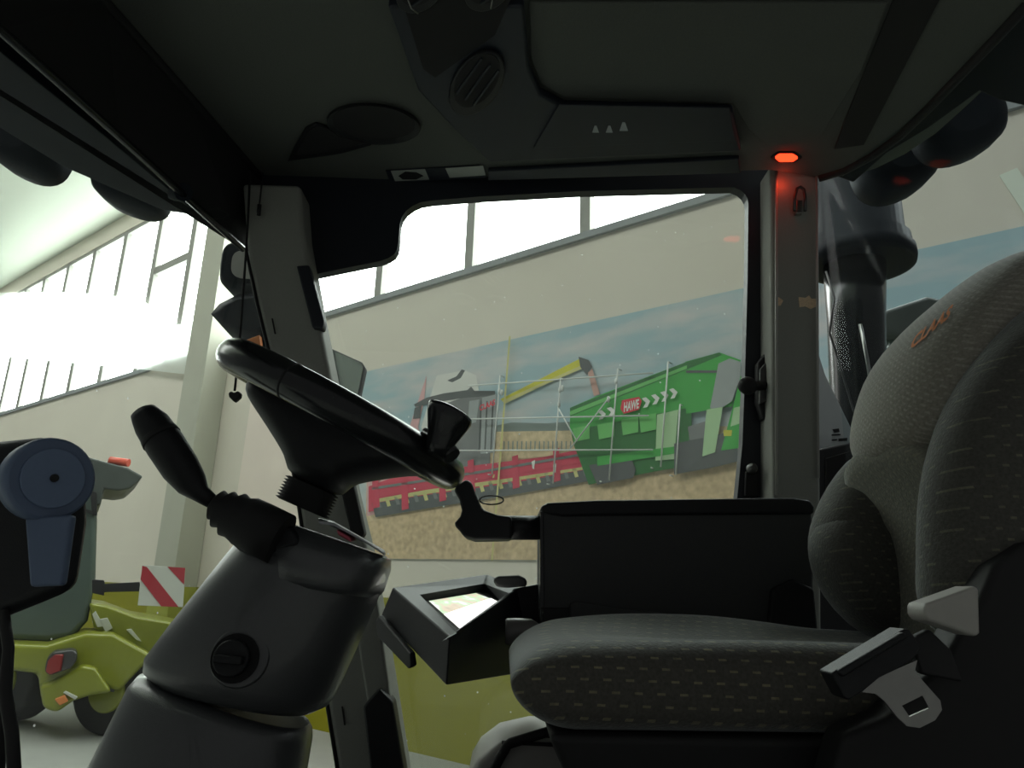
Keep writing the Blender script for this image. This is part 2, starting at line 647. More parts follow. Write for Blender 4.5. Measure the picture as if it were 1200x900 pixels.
# ------------------------------------------------------------------ mural
mural = E('wall_mural', 'large printed harvest mural of a combine loading a green grain wagon', 'mural', WS(2, 2.3, 0.02))
ZM0, ZM1 = 2.28, 5.05
ms0, ms1 = s_of(425, 432), 8.9
msky = bpy.data.materials.new('mural_sky')
msky.use_nodes = True
nt = msky.node_tree
b = nt.nodes['Principled BSDF']
b.inputs['Roughness'].default_value = 0.6
tc = nt.nodes.new('ShaderNodeTexCoord')
mp = nt.nodes.new('ShaderNodeMapping')
mp.inputs['Scale'].default_value = (0.7, 0.7, 2.6)
nt.links.new(tc.outputs['Object'], mp.inputs[0])
nz = nt.nodes.new('ShaderNodeTexNoise')
nz.inputs['Scale'].default_value = 1.1
nz.inputs['Detail'].default_value = 5
nt.links.new(mp.outputs[0], nz.inputs['Vector'])
cr = nt.nodes.new('ShaderNodeValToRGB')
cr.color_ramp.elements[0].position = 0.42
cr.color_ramp.elements[0].color = (0.37, 0.52, 0.57, 1)
cr.color_ramp.elements[1].position = 0.66
cr.color_ramp.elements[1].color = (0.64, 0.62, 0.61, 1)
nt.links.new(nz.outputs['Fac'], cr.inputs['Fac'])
nt.links.new(cr.outputs['Color'], b.inputs['Base Color'])
M['mural_sky'] = msky
for nm, c in (('print_straw', (0.66, 0.5, 0.3)), ('print_field', (0.7, 0.55, 0.34)), ('print_tree', (0.24, 0.29, 0.27)), ('print_red', (0.66, 0.05, 0.1)), ('print_red_pale', (0.72, 0.42, 0.42)), ('print_dark', (0.1, 0.11, 0.11)), ('print_cab', (0.2, 0.21, 0.21)), ('print_white', (0.72, 0.72, 0.68)), ('print_green', (0.05, 0.42, 0.06)), ('print_green_dark', (0.02, 0.17, 0.03)), ('print_green_light', (0.16, 0.56, 0.14)), ('print_yellow', (0.66, 0.62, 0.05)), ('print_grey', (0.36, 0.39, 0.39)), ('print_hawe', (0.75, 0.03, 0.06)), ('print_pale_green', (0.45, 0.68, 0.38)), ('print_grain', (0.62, 0.36, 0.3)), ('print_bright', (0.8, 0.82, 0.78)), ('print_hay', (0.66, 0.62, 0.25))):
    mat(nm, c, 0.6, noise=0.5 if nm in ('print_straw', 'print_field') else 0.10, scale=14 if nm in ('print_straw', 'print_field') else 5)
prism('sheet', [WS(ms0, ZM0, 0.005), WS(ms1, ZM0, 0.005), WS(ms1, ZM1, 0.005), WS(ms0, ZM1, 0.005)], WN * 0.01, 'mural_sky', mural)
lay = [0.016]


def pr(name, pix, m, step_=0.0012):
    lay[0] += step_
    return prism(name, [PW(x, y, lay[0]) for x, y in pix], WN * 0.001, m, mural)


def wpt(s, z):
    return WS(s, z, lay[0] + 0.001)


# stubble field runs to the lower border
def border_y(x, z):
    lo, hi = 0, 900
    for _ in range(30):
        mid = (lo + hi) / 2
        if PW(x, mid).z > z:
            lo = mid
        else:
            hi = mid
    return lo


by = lambda x: border_y(x, ZM0) - 0.4
pr('print_field', [(430, 545), (560, 500), (700, 497), (880, 500), (1195, 520), (1195, by(1195)), (860, by(860)), (632, by(632)), (428, by(428))], 'print_field')
pr('print_trees', [(575, 500), (600, 495), (640, 496), (672, 494), (700, 497), (700, 504), (575, 506)], 'print_tree')
pr('print_trees', [(880, 495), (1195, 480), (1195, 505), (880, 512)], 'print_tree')
pr('print_straw', [(430, 612), (500, 598), (600, 582), (700, 562), (800, 552), (880, 540), (1195, 545), (1195, by(1195)), (632, by(632)), (428, by(428))], 'print_straw')
# combine on the print
pr('print_dust', [(430, 560), (440, 520), (480, 500), (500, 440), (497, 470), (490, 500), (500, 540), (560, 545), (560, 570), (430, 605)], 'print_red_pale')
pr('print_hull', [(494, 500), (505, 462), (512, 440), (545, 434), (558, 440), (562, 462), (572, 470), (572, 540), (500, 548)], 'print_white')
pr('print_hood', [(524, 446), (535, 441), (541, 433), (545, 434), (540, 443), (530, 448)], 'print_dark')
pr('print_cab', [(502, 480), (545, 465), (576, 463), (574, 545), (520, 550), (506, 520)], 'print_cab')
pr('print_cab_roof', [(485, 474), (500, 466), (520, 461), (548, 457), (552, 453), (556, 458), (580, 458), (580, 464), (545, 466), (520, 470), (500, 474), (487, 477)], 'print_dark')
pr('print_mirror', [(486, 478), (494, 475), (492, 490), (484, 491)], 'print_dark')
pr('print_window', [(550, 470), (562, 468), (558, 495), (548, 497)], 'print_grey')
pr('print_flank', [(565, 466), (582, 462), (580, 530), (563, 532)], 'print_grey')
for x in (563, 570, 577):
    pr('print_ladder', [(x, 470), (x + 1.5, 470), (x - 1, 528), (x - 2.5, 528)], 'print_dark')
pr('print_auger', [(586, 468), (680, 420), (688, 428), (640, 448), (592, 471)], 'print_yellow')
pr('print_auger_shade', [(588, 470), (684, 427), (687, 430), (640, 450), (592, 473)], 'print_hay')
pr('print_elbow', [(678, 418), (690, 422), (694, 430), (688, 440), (680, 430)], 'print_dark')
pr('print_grain', [(689, 437), (694, 432), (703, 462), (696, 464)], 'print_grain')
# red header
pr('print_header', [(432, 570), (470, 556), (560, 545), (640, 535), (700, 522), (702, 552), (640, 565), (560, 578), (470, 592), (432, 600)], 'print_red')
pr('print_header_low', [(436, 590), (500, 580), (600, 566), (700, 548), (700, 562), (600, 580), (500, 596), (440, 606)], 'print_dark')
pr('print_reel', [(440, 585), (500, 574), (600, 560), (698, 545), (698, 548), (600, 564), (500, 579), (440, 589)], 'print_hay')
def head_y(x):
    return 572 - (x - 436) * 0.155


for k in range(24):
    x = 440 + k * 11
    y = head_y(x)
    pr('print_reel_tine', [(x, y + 14), (x + 4, y + 13), (x + 7, y + 23), (x + 3, y + 24)], 'print_hay' if k % 2 else 'print_cab', 0.0)
lay[0] += 0.001
pr('print_reel_bar', [(436, 579), (560, 559), (700, 535), (700, 539), (560, 563), (436, 584)], 'print_red')
pr('print_reel_shade', [(436, 571), (560, 552), (700, 528), (700, 531), (560, 555), (436, 574)], 'print_cab')
for x, y in ((436, 558), (470, 560), (514, 550), (548, 540), (600, 535), (648, 527), (686, 519)):
    pr('print_header_arm', [(x, y), (x + 7, y - 2), (x + 9, y + 36), (x + 1, y + 38)], 'print_red', 0.0)
lay[0] += 0.001
pr('print_header_end', [(676, 528), (684, 518), (694, 517), (702, 526), (704, 545), (697, 552), (699, 534), (692, 524), (684, 527), (679, 536)], 'print_red')
pr('print_header_lamp', [(693, 535), (702, 533), (703, 546), (694, 548)], 'print_hay')
for k in range(16):
    x = 590 + k * 5.2
    pr('print_fence', [(x, 517), (x + 1.5, 517), (x + 1.2, 528), (x - 0.3, 528)], 'print_tree', 0.0)
lay[0] += 0.001
for x, y in ((623, 541), (648, 545)):
    pr('print_glint', [(x, y), (x + 4, y - 2), (x + 3, y + 9), (x + 1, y + 8)], 'print_bright')
# grain wagon on the print
pr('print_wagon_low', [(668, 500), (810, 476), (812, 545), (770, 552), (690, 568), (672, 520)], 'print_green_dark')
pr('print_wagon', [(668, 478), (700, 464), (805, 424), (806, 478), (668, 505)], 'print_green')
pr('print_wagon_end', [(803, 424), (843, 413), (868, 422), (858, 476), (804, 485)], 'print_green')
pr('print_rim', [(668, 478), (805, 424), (843, 413), (846, 416), (805, 433), (668, 488)], 'print_green_dark')
pr('print_rim', [(668, 482), (805, 428), (805, 432), (668, 487)], 'print_green_light')
pr('print_end_bar', [(804, 434), (843, 434), (843, 437), (804, 437)], 'print_dark')
for x, d in ((671, 0), (700, 0), (728, -2), (749, -3)):
    pr('print_panel', [(x, 502 + d - (x - 671) * 0.14), (x + 20, 498 + d - (x - 671) * 0.14), (x + 20, 514 + d - (x - 671) * 0.1), (x + 2, 518 + d - (x - 671) * 0.1)], 'print_green_light')
pr('print_panel', [(770, 486), (795, 480), (790, 538), (768, 540)], 'print_pale_green')
pr('print_wheel', [(690, 545), (740, 538), (745, 550), (742, 560), (700, 568)], 'print_dark')
pr('print_chassis', [(700, 535), (800, 522), (800, 530), (700, 546)], 'print_green')
pr('print_wheel', [(790, 520), (860, 505), (868, 540), (835, 548), (790, 556)], 'print_dark')
pr('print_wheel_hub', [(806, 500), (832, 492), (830, 512), (808, 516)], 'print_cab')
pr('print_tube', [(842, 426), (855, 420), (868, 424), (868, 440), (858, 470), (840, 482), (832, 478)], 'print_grey')
pr('print_tractor', [(868, 440), (874, 445), (872, 500), (866, 525), (845, 528), (858, 480)], 'print_green')
pr('print_tractor_glass', [(860, 478), (872, 475), (868, 496), (856, 500)], 'print_pale_green')
pr('print_tractor_lamp', [(848, 504), (858, 504), (857, 511), (848, 511)], 'print_yellow')
pr('print_glass', [(828, 480), (847, 477), (838, 530), (823, 535)], 'print_pale_green')
# red badge and white arrows on the wagon side
pr('print_badge', [(729, 469), (749, 465), (752, 470), (749, 480), (731, 485), (727, 479)], 'print_hawe')
lay[0] += 0.001
t = text_mesh('lettering', 'HAWE', [PW(731, 483, lay[0] + 0.002), PW(748.5, 478.5, lay[0] + 0.002), PW(749, 467.5, lay[0] + 0.002), PW(731.5, 471.5, lay[0] + 0.002)], 'print_bright', mural)
for x in (752, 763, 773.5, 784):
    y = 467 - (x - 752) * 0.33
    pr('print_arrow', [(x, y), (x + 5, y - 1.5), (x + 10, y + 3), (x + 6.5, y + 10), (x + 1.5, y + 11), (x + 5, y + 5)], 'print_bright', 0.0)
for x in (700, 711):
    y = 482 - (x - 700) * 0.33
    pr('print_arrow', [(x, y), (x + 5, y - 1.5), (x + 10, y + 3), (x + 6.5, y + 9), (x + 1.5, y + 10), (x + 5, y + 4.5)], 'print_bright', 0.0)
text_mesh('lettering', 'CLAAS', [PW(562, 482, lay[0] + 0.002), PW(580, 474.5, lay[0] + 0.002), PW(580, 467.5, lay[0] + 0.002), PW(562, 475, lay[0] + 0.002)], 'print_hawe', mural)
# sheet seam
pr('print_seam', [(596.5, 394), (598.5, 393.6), (577.5, 657), (575.5, 657)], 'print_hay')
pr('print_seam', [(578, 556), (580, 556), (579, 560), (577, 560)], 'print_hay')

# ------------------------------------------------------------------ reflected white line grid, put in as thin tubes before the mural
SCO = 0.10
sc_root = E('reflection_grid', 'thin white tubes standing in for a reflected line grid across the mural', 'reflection', WS(s_of(650, 500), 3.5, SCO))


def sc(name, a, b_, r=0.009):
    tube(name, [PW(*a, SCO), PW(*b_, SCO)], r, 'reflection_white', sc_root, 8)


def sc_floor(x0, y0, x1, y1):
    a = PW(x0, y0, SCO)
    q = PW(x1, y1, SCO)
    tube('upright_line', [a, Vector(((a.x + q.x) / 2, (a.y + q.y) / 2, q.z))], 0.009, 'reflection_white', sc_root, 8)
    tube('line_end', [a, a - WN * 0.08], 0.008, 'reflection_white', sc_root, 6)
    tube('line_end', [q, q - WN * 0.08], 0.008, 'reflection_white', sc_root, 6)


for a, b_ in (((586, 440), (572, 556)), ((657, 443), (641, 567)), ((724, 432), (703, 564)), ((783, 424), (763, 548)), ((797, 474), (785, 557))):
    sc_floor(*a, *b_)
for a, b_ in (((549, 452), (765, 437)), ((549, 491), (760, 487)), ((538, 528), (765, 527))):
    sc('cross_line', a, b_)
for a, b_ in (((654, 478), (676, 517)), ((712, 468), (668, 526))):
    sc('diagonal_line', a, b_, 0.008)
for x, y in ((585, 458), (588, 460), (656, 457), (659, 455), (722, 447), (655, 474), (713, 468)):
    blob('line_knot', PW(x, y, SCO), Vector((0.02, 0, 0)), Vector((0, 0.02, 0)), Vector((0, 0, 0.04)), 'reflection_white', sc_root, 2, 10, 6)

# slanted light reflection at the right, put in as a pale sheet
no = prism('reflection_patch', [PW(x, y, 0.01) for x, y in ((1171, 206), (1192, 197), (1235, 262), (1212, 268))], WN * 0.01, 'hall_roof')
tag(no, 'pale sheet standing in for a slanted light reflection above the mural', 'light reflection')

# ------------------------------------------------------------------ parked lime tractor beyond the windscreen
YT = 10.4
tr = E('parked_tractor', 'parked lime green tractor with a dark glazed cab and grey roof', 'tractor', (P(60, 700, YT).x, YT, 0))


def tp(name, pix, d0, d1, m, bevel=0.03):
    return prism(name, pp(pix, YT + d0), Vector((-0.56 * (d1 - d0), d1 - d0, 0)), m, tr, bevel)


tp('cab_glazing', [(-40, 545), (112, 560), (114, 610), (112, 680), (103, 728), (85, 748), (55, 753), (-40, 748)], -0.1, 1.2, 'dark_glass', 0.10)
for pix in (((-30, 556), (-22, 556), (-20, 744), (-30, 744)), ((78, 550), (86, 552), (84, 640), (76, 640)), ((106, 575), (113, 577), (114, 604), (108, 604))):
    tp('pillar', pix, -0.13, -0.08, 'rubber', 0.01)
tp('cab_crossbar', [(82, 590), (114, 601), (114, 604), (82, 594)], -0.14, -0.1, 'rubber', 0)
rfp = tp('cab_roof', [(-60, 515), (20, 520), (80, 529), (150, 548), (168, 558), (160, 566), (152, 573), (138, 575), (122, 573), (118, 592), (110, 592), (108, 572), (60, 562), (-60, 556)], -0.1, 1.4, 'roof_grey', 0.03)
tube('beacon', [P(129, 539.5, YT), P(151, 542.5, YT)], 0.055, 'beacon_red', tr, 14)
tp('warning_arm', [(108, 679), (122, 680), (123, 684), (164, 682), (164, 693), (122, 694), (122, 698), (108, 695)], -0.62, -0.55, 'rubber', 0.01)
sg = tp('warning_board', [(167, 662), (217.5, 665.5), (214.5, 711.5), (161.5, 709.5)], -0.68, -0.64, 'sign_white', 0.004)
for pix in (((166.5, 666), (170, 664), (207, 711), (190, 710.5)), ((196, 664), (217, 665.5), (215.5, 685)), ((163.5, 690), (178.5, 710), (162, 709.5))):
    if pix[0] == (163.5, 690):
        continue
    o = prism('stripe', pp(pix, YT - 0.686), Vector((0, 0.005, 0)), 'sign_red', sg)
# stripe wide red band from the upper left to the lower right
prism('stripe', pp([(166.2, 669), (166.6, 663), (172, 664.5), (209, 711.3), (189, 710.6), (164.6, 679)], YT - 0.689), Vector((0, 0.005, 0)), 'sign_red', sg)
# body work
tp('hood', [(104, 706), (125, 709), (160, 722), (196, 728), (260, 740), (260, 800), (180, 780), (140, 760), (110, 735)], -0.2, 1.2, 'lime_paint', 0.05)
tp('fender', [(-40, 752), (55, 756), (100, 742), (132, 742), (180, 768), (150, 800), (140, 812), (110, 800), (88, 800), (80, 820), (66, 828), (48, 822), (44, 790), (-40, 780)], -0.55, 0.4, 'lime_paint', 0.06)
tp('fender_step', [(46, 804), (60, 800), (96, 780), (112, 782), (132, 812), (108, 815), (86, 822), (66, 836), (50, 830)], -0.75, -0.3, 'lime_paint', 0.05)
lamp = tp('tail_lamp', [(52, 787), (55, 772), (63, 764), (86, 761), (91, 765), (90, 775), (82, 784), (58, 792)], -0.80, -0.5, 'dark_metal', 0.03)
prism('lens', pp([(53, 787), (56, 774), (64, 767), (73, 767), (70, 786), (58, 791)], YT - 0.83), Vector((0, 0.05, 0)), 'tail_red', lamp, 0.01)
tp('indicator', [(64, 820), (76, 815), (80, 822), (70, 827)], -0.82, -0.7, 'amber', 0.01)
tp('reflector', [(74, 812), (77, 810), (91, 817), (88, 820)], -0.80, -0.72, 'sign_white', 0.005)
tp('linkage', [(100, 784), (118, 780), (136, 796), (134, 812), (120, 808)], -0.5, -0.1, 'dark_metal', 0.02)
for (cx, cy, rr, d0) in ((118, 850, 44, -0.35), (-10, 838, 46, 0.1)):
    c = P(cx, cy, YT + d0)
    c.z = rr * YT / 860
    ty = disc('wheel', c, (0.25, 1, 0), rr * YT / 860, 0.5, 'tyre', tr, 36, 0.06)
    disc('rim', c - Vector((0, 0.03, 0)), (0.25, 1, 0), rr * YT / 860 * 0.5, 0.1, 'lime_paint', tr, 24, 0.02)
for pix in (((116, 726), (126, 724), (132, 736), (124, 741)), ((148, 738), (154, 737), (166, 752), (160, 750)), ((108, 720), (112, 716), (122, 734), (114, 735))):
    tp('hood_patch', pix, -0.24, -0.18, 'sign_white', 0.005)  # small white patches on the front of the hood

# ================================================================== CAB shell (setting)
cf = prism('floor', [(-0.85, 0.30, ZF), (0.95, 0.30, ZF), (0.95, YR, ZF), (-0.62, YR, ZF)], (0, 0, -0.06), 'floor_rubber')
tag(cf, 'black rubber cab floor', 'floor', kind='structure')

ch = prism('wall_chassis', [(-1.0, 0.35, 1.34), (1.7, 0.35, 1.34), (1.7, 2.5, 1.34), (-1.0, 2.5, 1.34)], (0, 0, -0.7), 'lamp_black')
tag(ch, 'dark machine chassis under the cab', 'chassis', kind='structure')
for cx_ in (-0.7, 1.4):
    for cy_ in (0.6, 2.2):
        disc('wheel', (cx_, cy_ - 0.2, 0.62), (0, 1, 0), 0.62, 0.4, 'tyre', ch, 32, 0.05)
# headliner: a shell with a coved far edge and rolled rear edge
cl = struct('ceiling', (0, 1, ZC), 'grey textured cab headliner', 'ceiling')
fx = [PZ(125, 0, ZC), PZ(220, 108, ZC), PZ(312, 213, ZC)]
rx = [PZ(x, y, ZC) for x, y in ((960, 208), (990, 199), (1022, 182), (1055, 158), (1090, 124), (1135, 77), (1170, 41), (1205, 3))]
near = [Vector((0.82, 0.28, ZC)), Vector((-0.74, 0.28, ZC))]
outl = [near[1]] + fx + [PZ(350, 216, ZC), PZ(470, 211, ZC), PZ(620, 205, ZC), PZ(905, 199, ZC)] + rx + [near[0]]
outl = [Vector((p.x, p.y, ZC)) for p in outl]
prism('liner', outl, (0, 0, 0.03), 'headliner', cl)
prism('roof_panel', [Vector((p.x * 1.12, 0.28 + (p.y - 0.28) * 1.03, ZC + 0.03)) for p in outl], (0, 0, 0.12), 'roof_grey', cl)
# soft raised field of the headliner to the rear
prism('liner_field', pz([(620, 0), (622, 66), (634, 96), (662, 112), (858, 119), (878, 150), (900, 170), (960, 160), (1010, 80), (1040, 0)], ZC), (0, 0, -0.006), 'headliner', cl, 0.004)
prism('groove', pz([(1048, -5), (1102, -5), (1012, 168), (978, 173), (990, 140)], ZC), (0, 0, -0.004), 'rubber', cl)
tube('roof_seal', rx, 0.011, 'rubber', cl, 10)

# overhead console
oc = E('overhead_console', 'dark overhead console with round air vents and switch panel', 'console', PZ(620, 130, ZC))
oc_out = [(455, -5), (490, 95), (532, 141), (574, 181), (868, 168), (858, 121), (662, 116), (634, 101), (620, 70), (614, -5)]
prism('body', pz(oc_out, ZC - 0.002), (0, 0, -0.022), 'console', oc, 0.006)
prism('switch_panel', pz([(655, 121), (855, 125), (862, 163), (625, 172)], ZC - 0.026), (0, 0, -0.004), 'console', oc, 0.002)
for x, y, s_ in ((698, 151, 4), (714, 151, 4), (731, 148, 5)):
    prism('icon', pz([(x - s_, y + s_), (x + s_, y + s_), (x + s_ * 0.3, y - s_), (x - s_ * 0.3, y - s_)], ZC - 0.031), (0, 0, -0.001), 'icon_white', oc)
prism('radio_recess', pz([(470, -5), (600, -5), (580, 40), (510, 90), (496, 80)], ZC - 0.024), (0, 0, -0.002), 'grille', oc)
def ellq(cx, cy, a, b_, rot, n=32):
    return [(cx + a * math.cos(2 * math.pi * k / n) * math.cos(rot) - b_ * math.sin(2 * math.pi * k / n) * math.sin(rot), cy + a * math.cos(2 * math.pi * k / n) * math.sin(rot) + b_ * math.sin(2 * math.pi * k / n) * math.cos(rot)) for k in range(n)]


for (cx, cy, a_, b_, rot) in ((559, 94, 42, 27, -0.95), (492, -14, 30, 22, -0.6), (572, -16, 30, 22, -0.6)):
    v = prism('air_vent', pz(ellq(cx, cy, a_, b_, rot), ZC - 0.025), (0, 0, -0.010), 'black_plastic', oc, 0.003)
    prism('vent_bowl', pz(ellq(cx, cy, a_ * 0.84, b_ * 0.80, rot), ZC - 0.0352), (0, 0, -0.001), 'grille', v)
    for k in (-0.45, 0.0, 0.45):
        c_ = (cx + k * b_ * -math.sin(rot), cy + k * b_ * math.cos(rot))
        l_ = a_ * 0.6
        prism('vane', pz([(c_[0] - l_ * math.cos(rot), c_[1] - l_ * math.sin(rot)), (c_[0] + l_ * math.cos(rot), c_[1] + l_ * math.sin(rot)), (c_[0] + l_ * math.cos(rot) + 1.5, c_[1] + l_ * math.sin(rot) + 2), (c_[0] - l_ * math.cos(rot) + 1.5, c_[1] - l_ * math.sin(rot) + 2)], ZC - 0.0362), (0, 0, -0.004), 'console', v)
tube('trim_glint', [PZ(478, 0, ZC - 0.04), PZ(482, 10, ZC - 0.04), PZ(490, 16, ZC - 0.04)], 0.0012, 'metal', oc, 6)
tube('trim_glint', [PZ(577, 0, ZC - 0.04), PZ(575, 10, ZC - 0.04)], 0.0012, 'metal', oc, 6)
# air slot above the window
sl = prism('air_slot', pz([(572, 196), (866, 181), (868, 198), (572, 207)], ZC - 0.001), (0, 0, -0.012), 'console', None, 0.003)
tag(sl, 'long dark air outlet slot running along the headliner above the side window', 'vent')
# loudspeaker grilles
sp = E('ceiling_speaker', 'black oval loudspeaker grille set in the headliner', 'speaker', PZ(440, 142, ZC))
ell = [(438 + 55 * math.cos(a) + 3 * math.sin(a), 143 + 23 * math.sin(a) + 9 * math.cos(a) * 0.3) for a in [2 * math.pi * k / 36 for k in range(36)]]
prism('rim', pz(ell, ZC - 0.001), (0, 0, -0.010), 'black_plastic', sp, 0.003)
ell2 = [(438 + (x - 438) * 0.88, 143 + (y - 143) * 0.86) for x, y in ell]
prism('mesh_cover', pz(ell2, ZC - 0.0115), (0, 0, -0.002), 'grille', sp)
tw = E('ceiling_tweeter', 'black triangular loudspeaker grille beside the oval one in the headliner', 'speaker', PZ(385, 165, ZC))
tri = [(338, 186), (344, 172), (358, 148), (370, 142), (383, 146), (400, 158), (436, 167), (400, 177)]
prism('rim', pz(tri, ZC - 0.001), (0, 0, -0.009), 'black_plastic', tw, 0.003)
prism('mesh_cover', pz([(385 + (x - 385) * 0.82, 164 + (y - 164) * 0.8) for x, y in tri], ZC - 0.0105), (0, 0, -0.002), 'grille', tw)
# sticker plates at the edge of the headliner
pl = E('instruction_plate', 'narrow pale sticker plate with an icon on the headliner edge', 'sticker', PZ(510, 203, ZC))
prism('backing', pz([(452, 199), (562, 193), (570, 207), (458, 213)], ZC - 0.001), (0, 0, -0.003), 'console', pl)
prism('plate', pz([(458, 200), (498, 198), (503, 210), (463, 212)], ZC - 0.0045), (0, 0, -0.001), 'label_plate', pl)
prism('plate', pz([(522, 197), (566, 194), (569, 205), (527, 208)], ZC - 0.0045), (0, 0, -0.001), 'label_plate', pl)
prism('icon', pz([(467, 206), (475, 201), (488, 202), (496, 206), (488, 210), (472, 210)], ZC - 0.006), (0, 0, -0.001), 'grille', pl)

# front fascia with the roller blind
ft = struct('trim_1', P(285, 290, 1.6), 'black roller blind fascia above the windscreen', 'trim')
fa = [Vector((-0.80, 0.3, ZC)), PZ(125, 0, ZC), PZ(220, 108, ZC), PZ(312, 213, ZC)]
fb = [Vector((-0.88, 0.3, H + 0.77)), P(0, 35, 0.90), P(140, 160, 1.22), P(285, 292, 1.63)]
vs = fa + fb
mesh('fascia', vs, [[0, 1, 5, 4], [1, 2, 6, 5], [2, 3, 7, 6]], 'rubber', ft)
tube('lower_rail', fb, 0.008, 'gloss_black', ft, 8)
tube('upper_rail', [p + Vector((0, 0, -0.006)) for p in fa], 0.010, 'rubber', ft, 8)

# right front pillar
ap = struct('trim_2', (P(430, 880, 1.6).x, 1.62, ZF), 'grey moulded front pillar of the cab', 'pillar')
prism('pillar', pp([(283, 214), (352, 216), (356, 270), (370, 350), (384, 420), (400, 500), (414, 575), (430, 640), (448, 740), (474, 905), (480, 960), (400, 960), (396, 905), (384, 830), (372, 740), (345, 560), (318, 425), (300, 350), (289, 290)], 1.58), (0, 0.10, 0), 'pillar_grey', ap, 0.012, 3)
prism('pillar_edge', pp([(404, 660), (436, 660), (470, 905), (478, 960), (452, 960), (436, 860)], 1.55), (0, 0.04, 0), 'pillar_grey', ap, 0.006)
prism('foot_vent', pp([(425, 828), (444, 806), (460, 822), (474, 905), (480, 960), (440, 960)], 1.53), (0, 0.05, 0), 'black_plastic', ap, 0.006)
prism('handle_inset', pp([(347, 311), (362, 310), (380, 376), (378, 385), (366, 384)], 1.565), (0, 0.03, 0), 'frame_black', ap, 0.004)
prism('grab_handle', pp([(396, 562), (412, 556), (427, 624), (425, 629), (412, 630)], 1.555), (0, 0.03, 0), 'rubber', ap, 0.004)
prism('seam', pp([(318, 373), (319.5, 373), (323, 391), (321.5, 391)], 1.577), (0, 0.004, 0), 'rubber', ap)
prism('seam', pp([(400, 828), (401.5, 828), (404.5, 850), (403, 850)], 1.577), (0, 0.004, 0), 'rubber', ap)
tube('pillar_seal', pp([(288, 292), (300, 350), (318, 425), (345, 560), (372, 740), (384, 830), (396, 905)], 1.585), 0.004, 'rubber', ap, 6)

# rear pillar
bp_ = struct('trim_3', (P(932, 700, 1.62).x, 1.62, ZF), 'grey rear pillar with worn paint', 'pillar')
prism('pillar', pp([(903, 192), (958, 190), (960, 350), (962, 560), (963, 700), (965, 960), (906, 960), (905, 560), (904, 350)], 1.585), (0, 0.10, 0), 'pillar_grey', bp_, 0.010, 3)
tube('edge_strip', pp([(910, 200), (910, 580)], 1.578), 0.0035, 'light_grey_plastic', bp_, 8)
tube('edge_strip', pp([(957, 200), (959, 560)], 1.578), 0.0030, 'light_grey_plastic', bp_, 8)
prism('worn_patch', pp([(936, 348), (944, 349), (948, 346), (951, 350), (956, 350), (957, 359), (950, 362), (944, 359), (937, 360)], 1.5835), (0, 0.003, 0), 'worn_tape', bp_)
prism('worn_patch', pp([(912, 348), (918, 352), (915, 358), (912, 358)], 1.5835), (0, 0.003, 0), 'worn_tape', bp_)
hk = E('coat_hook', 'small metal coat hook on the rear pillar under the red lamp', 'hook', P(937, 247, 1.58))
tube('loop', pp([(931, 247), (931.5, 230), (934, 221), (938, 219), (942, 222), (943.5, 231), (943.5, 247)], 1.572), 0.0038, 'dark_metal', hk, 8)
prism('tongue', pp([(933, 234), (941, 234), (941, 250), (933, 250)], 1.568), (0, 0.016, 0), 'metal', hk, 0.003)
# courtesy lamp
ld = E('courtesy_lamp', 'glowing red courtesy lamp in the headliner above the rear pillar', 'lamp', PZ(921, 183, ZC))
prism('bezel', pz([(903, 183), (911, 177), (931, 177), (940, 183), (931, 189), (911, 189)], ZC), (0, 0, -0.006), 'black_plastic', ld, 0.002)
prism('lens', pz([(908, 183), (913, 179.5), (929, 179.5), (935, 183), (929, 187), (913, 187)], ZC - 0.0065), (0, 0, -0.007), 'red_led', ld, 0.002)
lr = bpy.data.lights.new('courtesy_light', 'POINT')
lr.color = (1.0, 0.06, 0.02)
lr.energy = 0.035
lr.shadow_soft_size = 0.008
lo = bpy.data.objects.new('courtesy_light', lr)
COL.objects.link(lo)
lo.location = Vector((PZ(925, 190, ZC).x, 1.562, ZC - 0.022))
par(lo, ld)

# side window with its black frame and latch
sw = struct('window_20', (P(620, 700, YR).x, YR, ZF), 'black framed right side window of the cab', 'window')
prism('window_frame', pp([(296, 150), (470, 150), (620, 150), (908, 150), (908, 640), (856, 640), (864, 583), (870, 520), (873, 440), (876, 330), (877, 240), (876, 233), (873, 227.5), (868, 223), (860, 219.5), (680, 224), (560, 230.5), (505, 235), (493, 237), (484, 241), (476, 247), (471, 254), (468.5, 262), (467, 284), (465.5, 292), (462, 298), (455, 302.5), (447, 305.5), (366, 322), (340, 300), (300, 240)], YR), (0, 0.03, 0), 'frame_black', sw)
prism('pane', pp([(345, 222), (905, 198), (905, 980), (480, 980)], YR + 0.032), (0, 0.005, 0), 'cab_glass', sw)
lt = None
lt = prism('latch', pp([(888, 425), (898, 412), (912, 430), (914, 470), (908, 490), (894, 492), (888, 470)], 1.63), (0, 0.03, 0), 'rubber', sw, 0.006)
prism('plate', pp([(891, 432), (899, 423), (900, 470), (890, 474)], 1.622), (0, 0.01, 0), 'dark_metal', lt, 0.003)
blob('knob', P(876, 452, 1.61), Vector((0.022, 0, 0)), Vector((0, 0.018, 0)), Vector((0, 0, 0.021)), 'rubber', lt, 2, 20, 12)
tpx('stem', [(876, 452, 1.61, 6), (896, 452, 1.625, 6)], 'rubber', lt)
lt2 = prism('hinge', pp([(874, 552), (890, 548), (890, 582), (873, 582)], 1.648), (0, 0.012, 0), 'rubber', sw, 0.004)
blob('bolt', P(881, 549, 1.64), Vector((0.012, 0, 0)), Vector((0, 0.02, 0)), Vector((0, 0, 0.012)), 'dark_metal', lt2, 2, 16, 8)

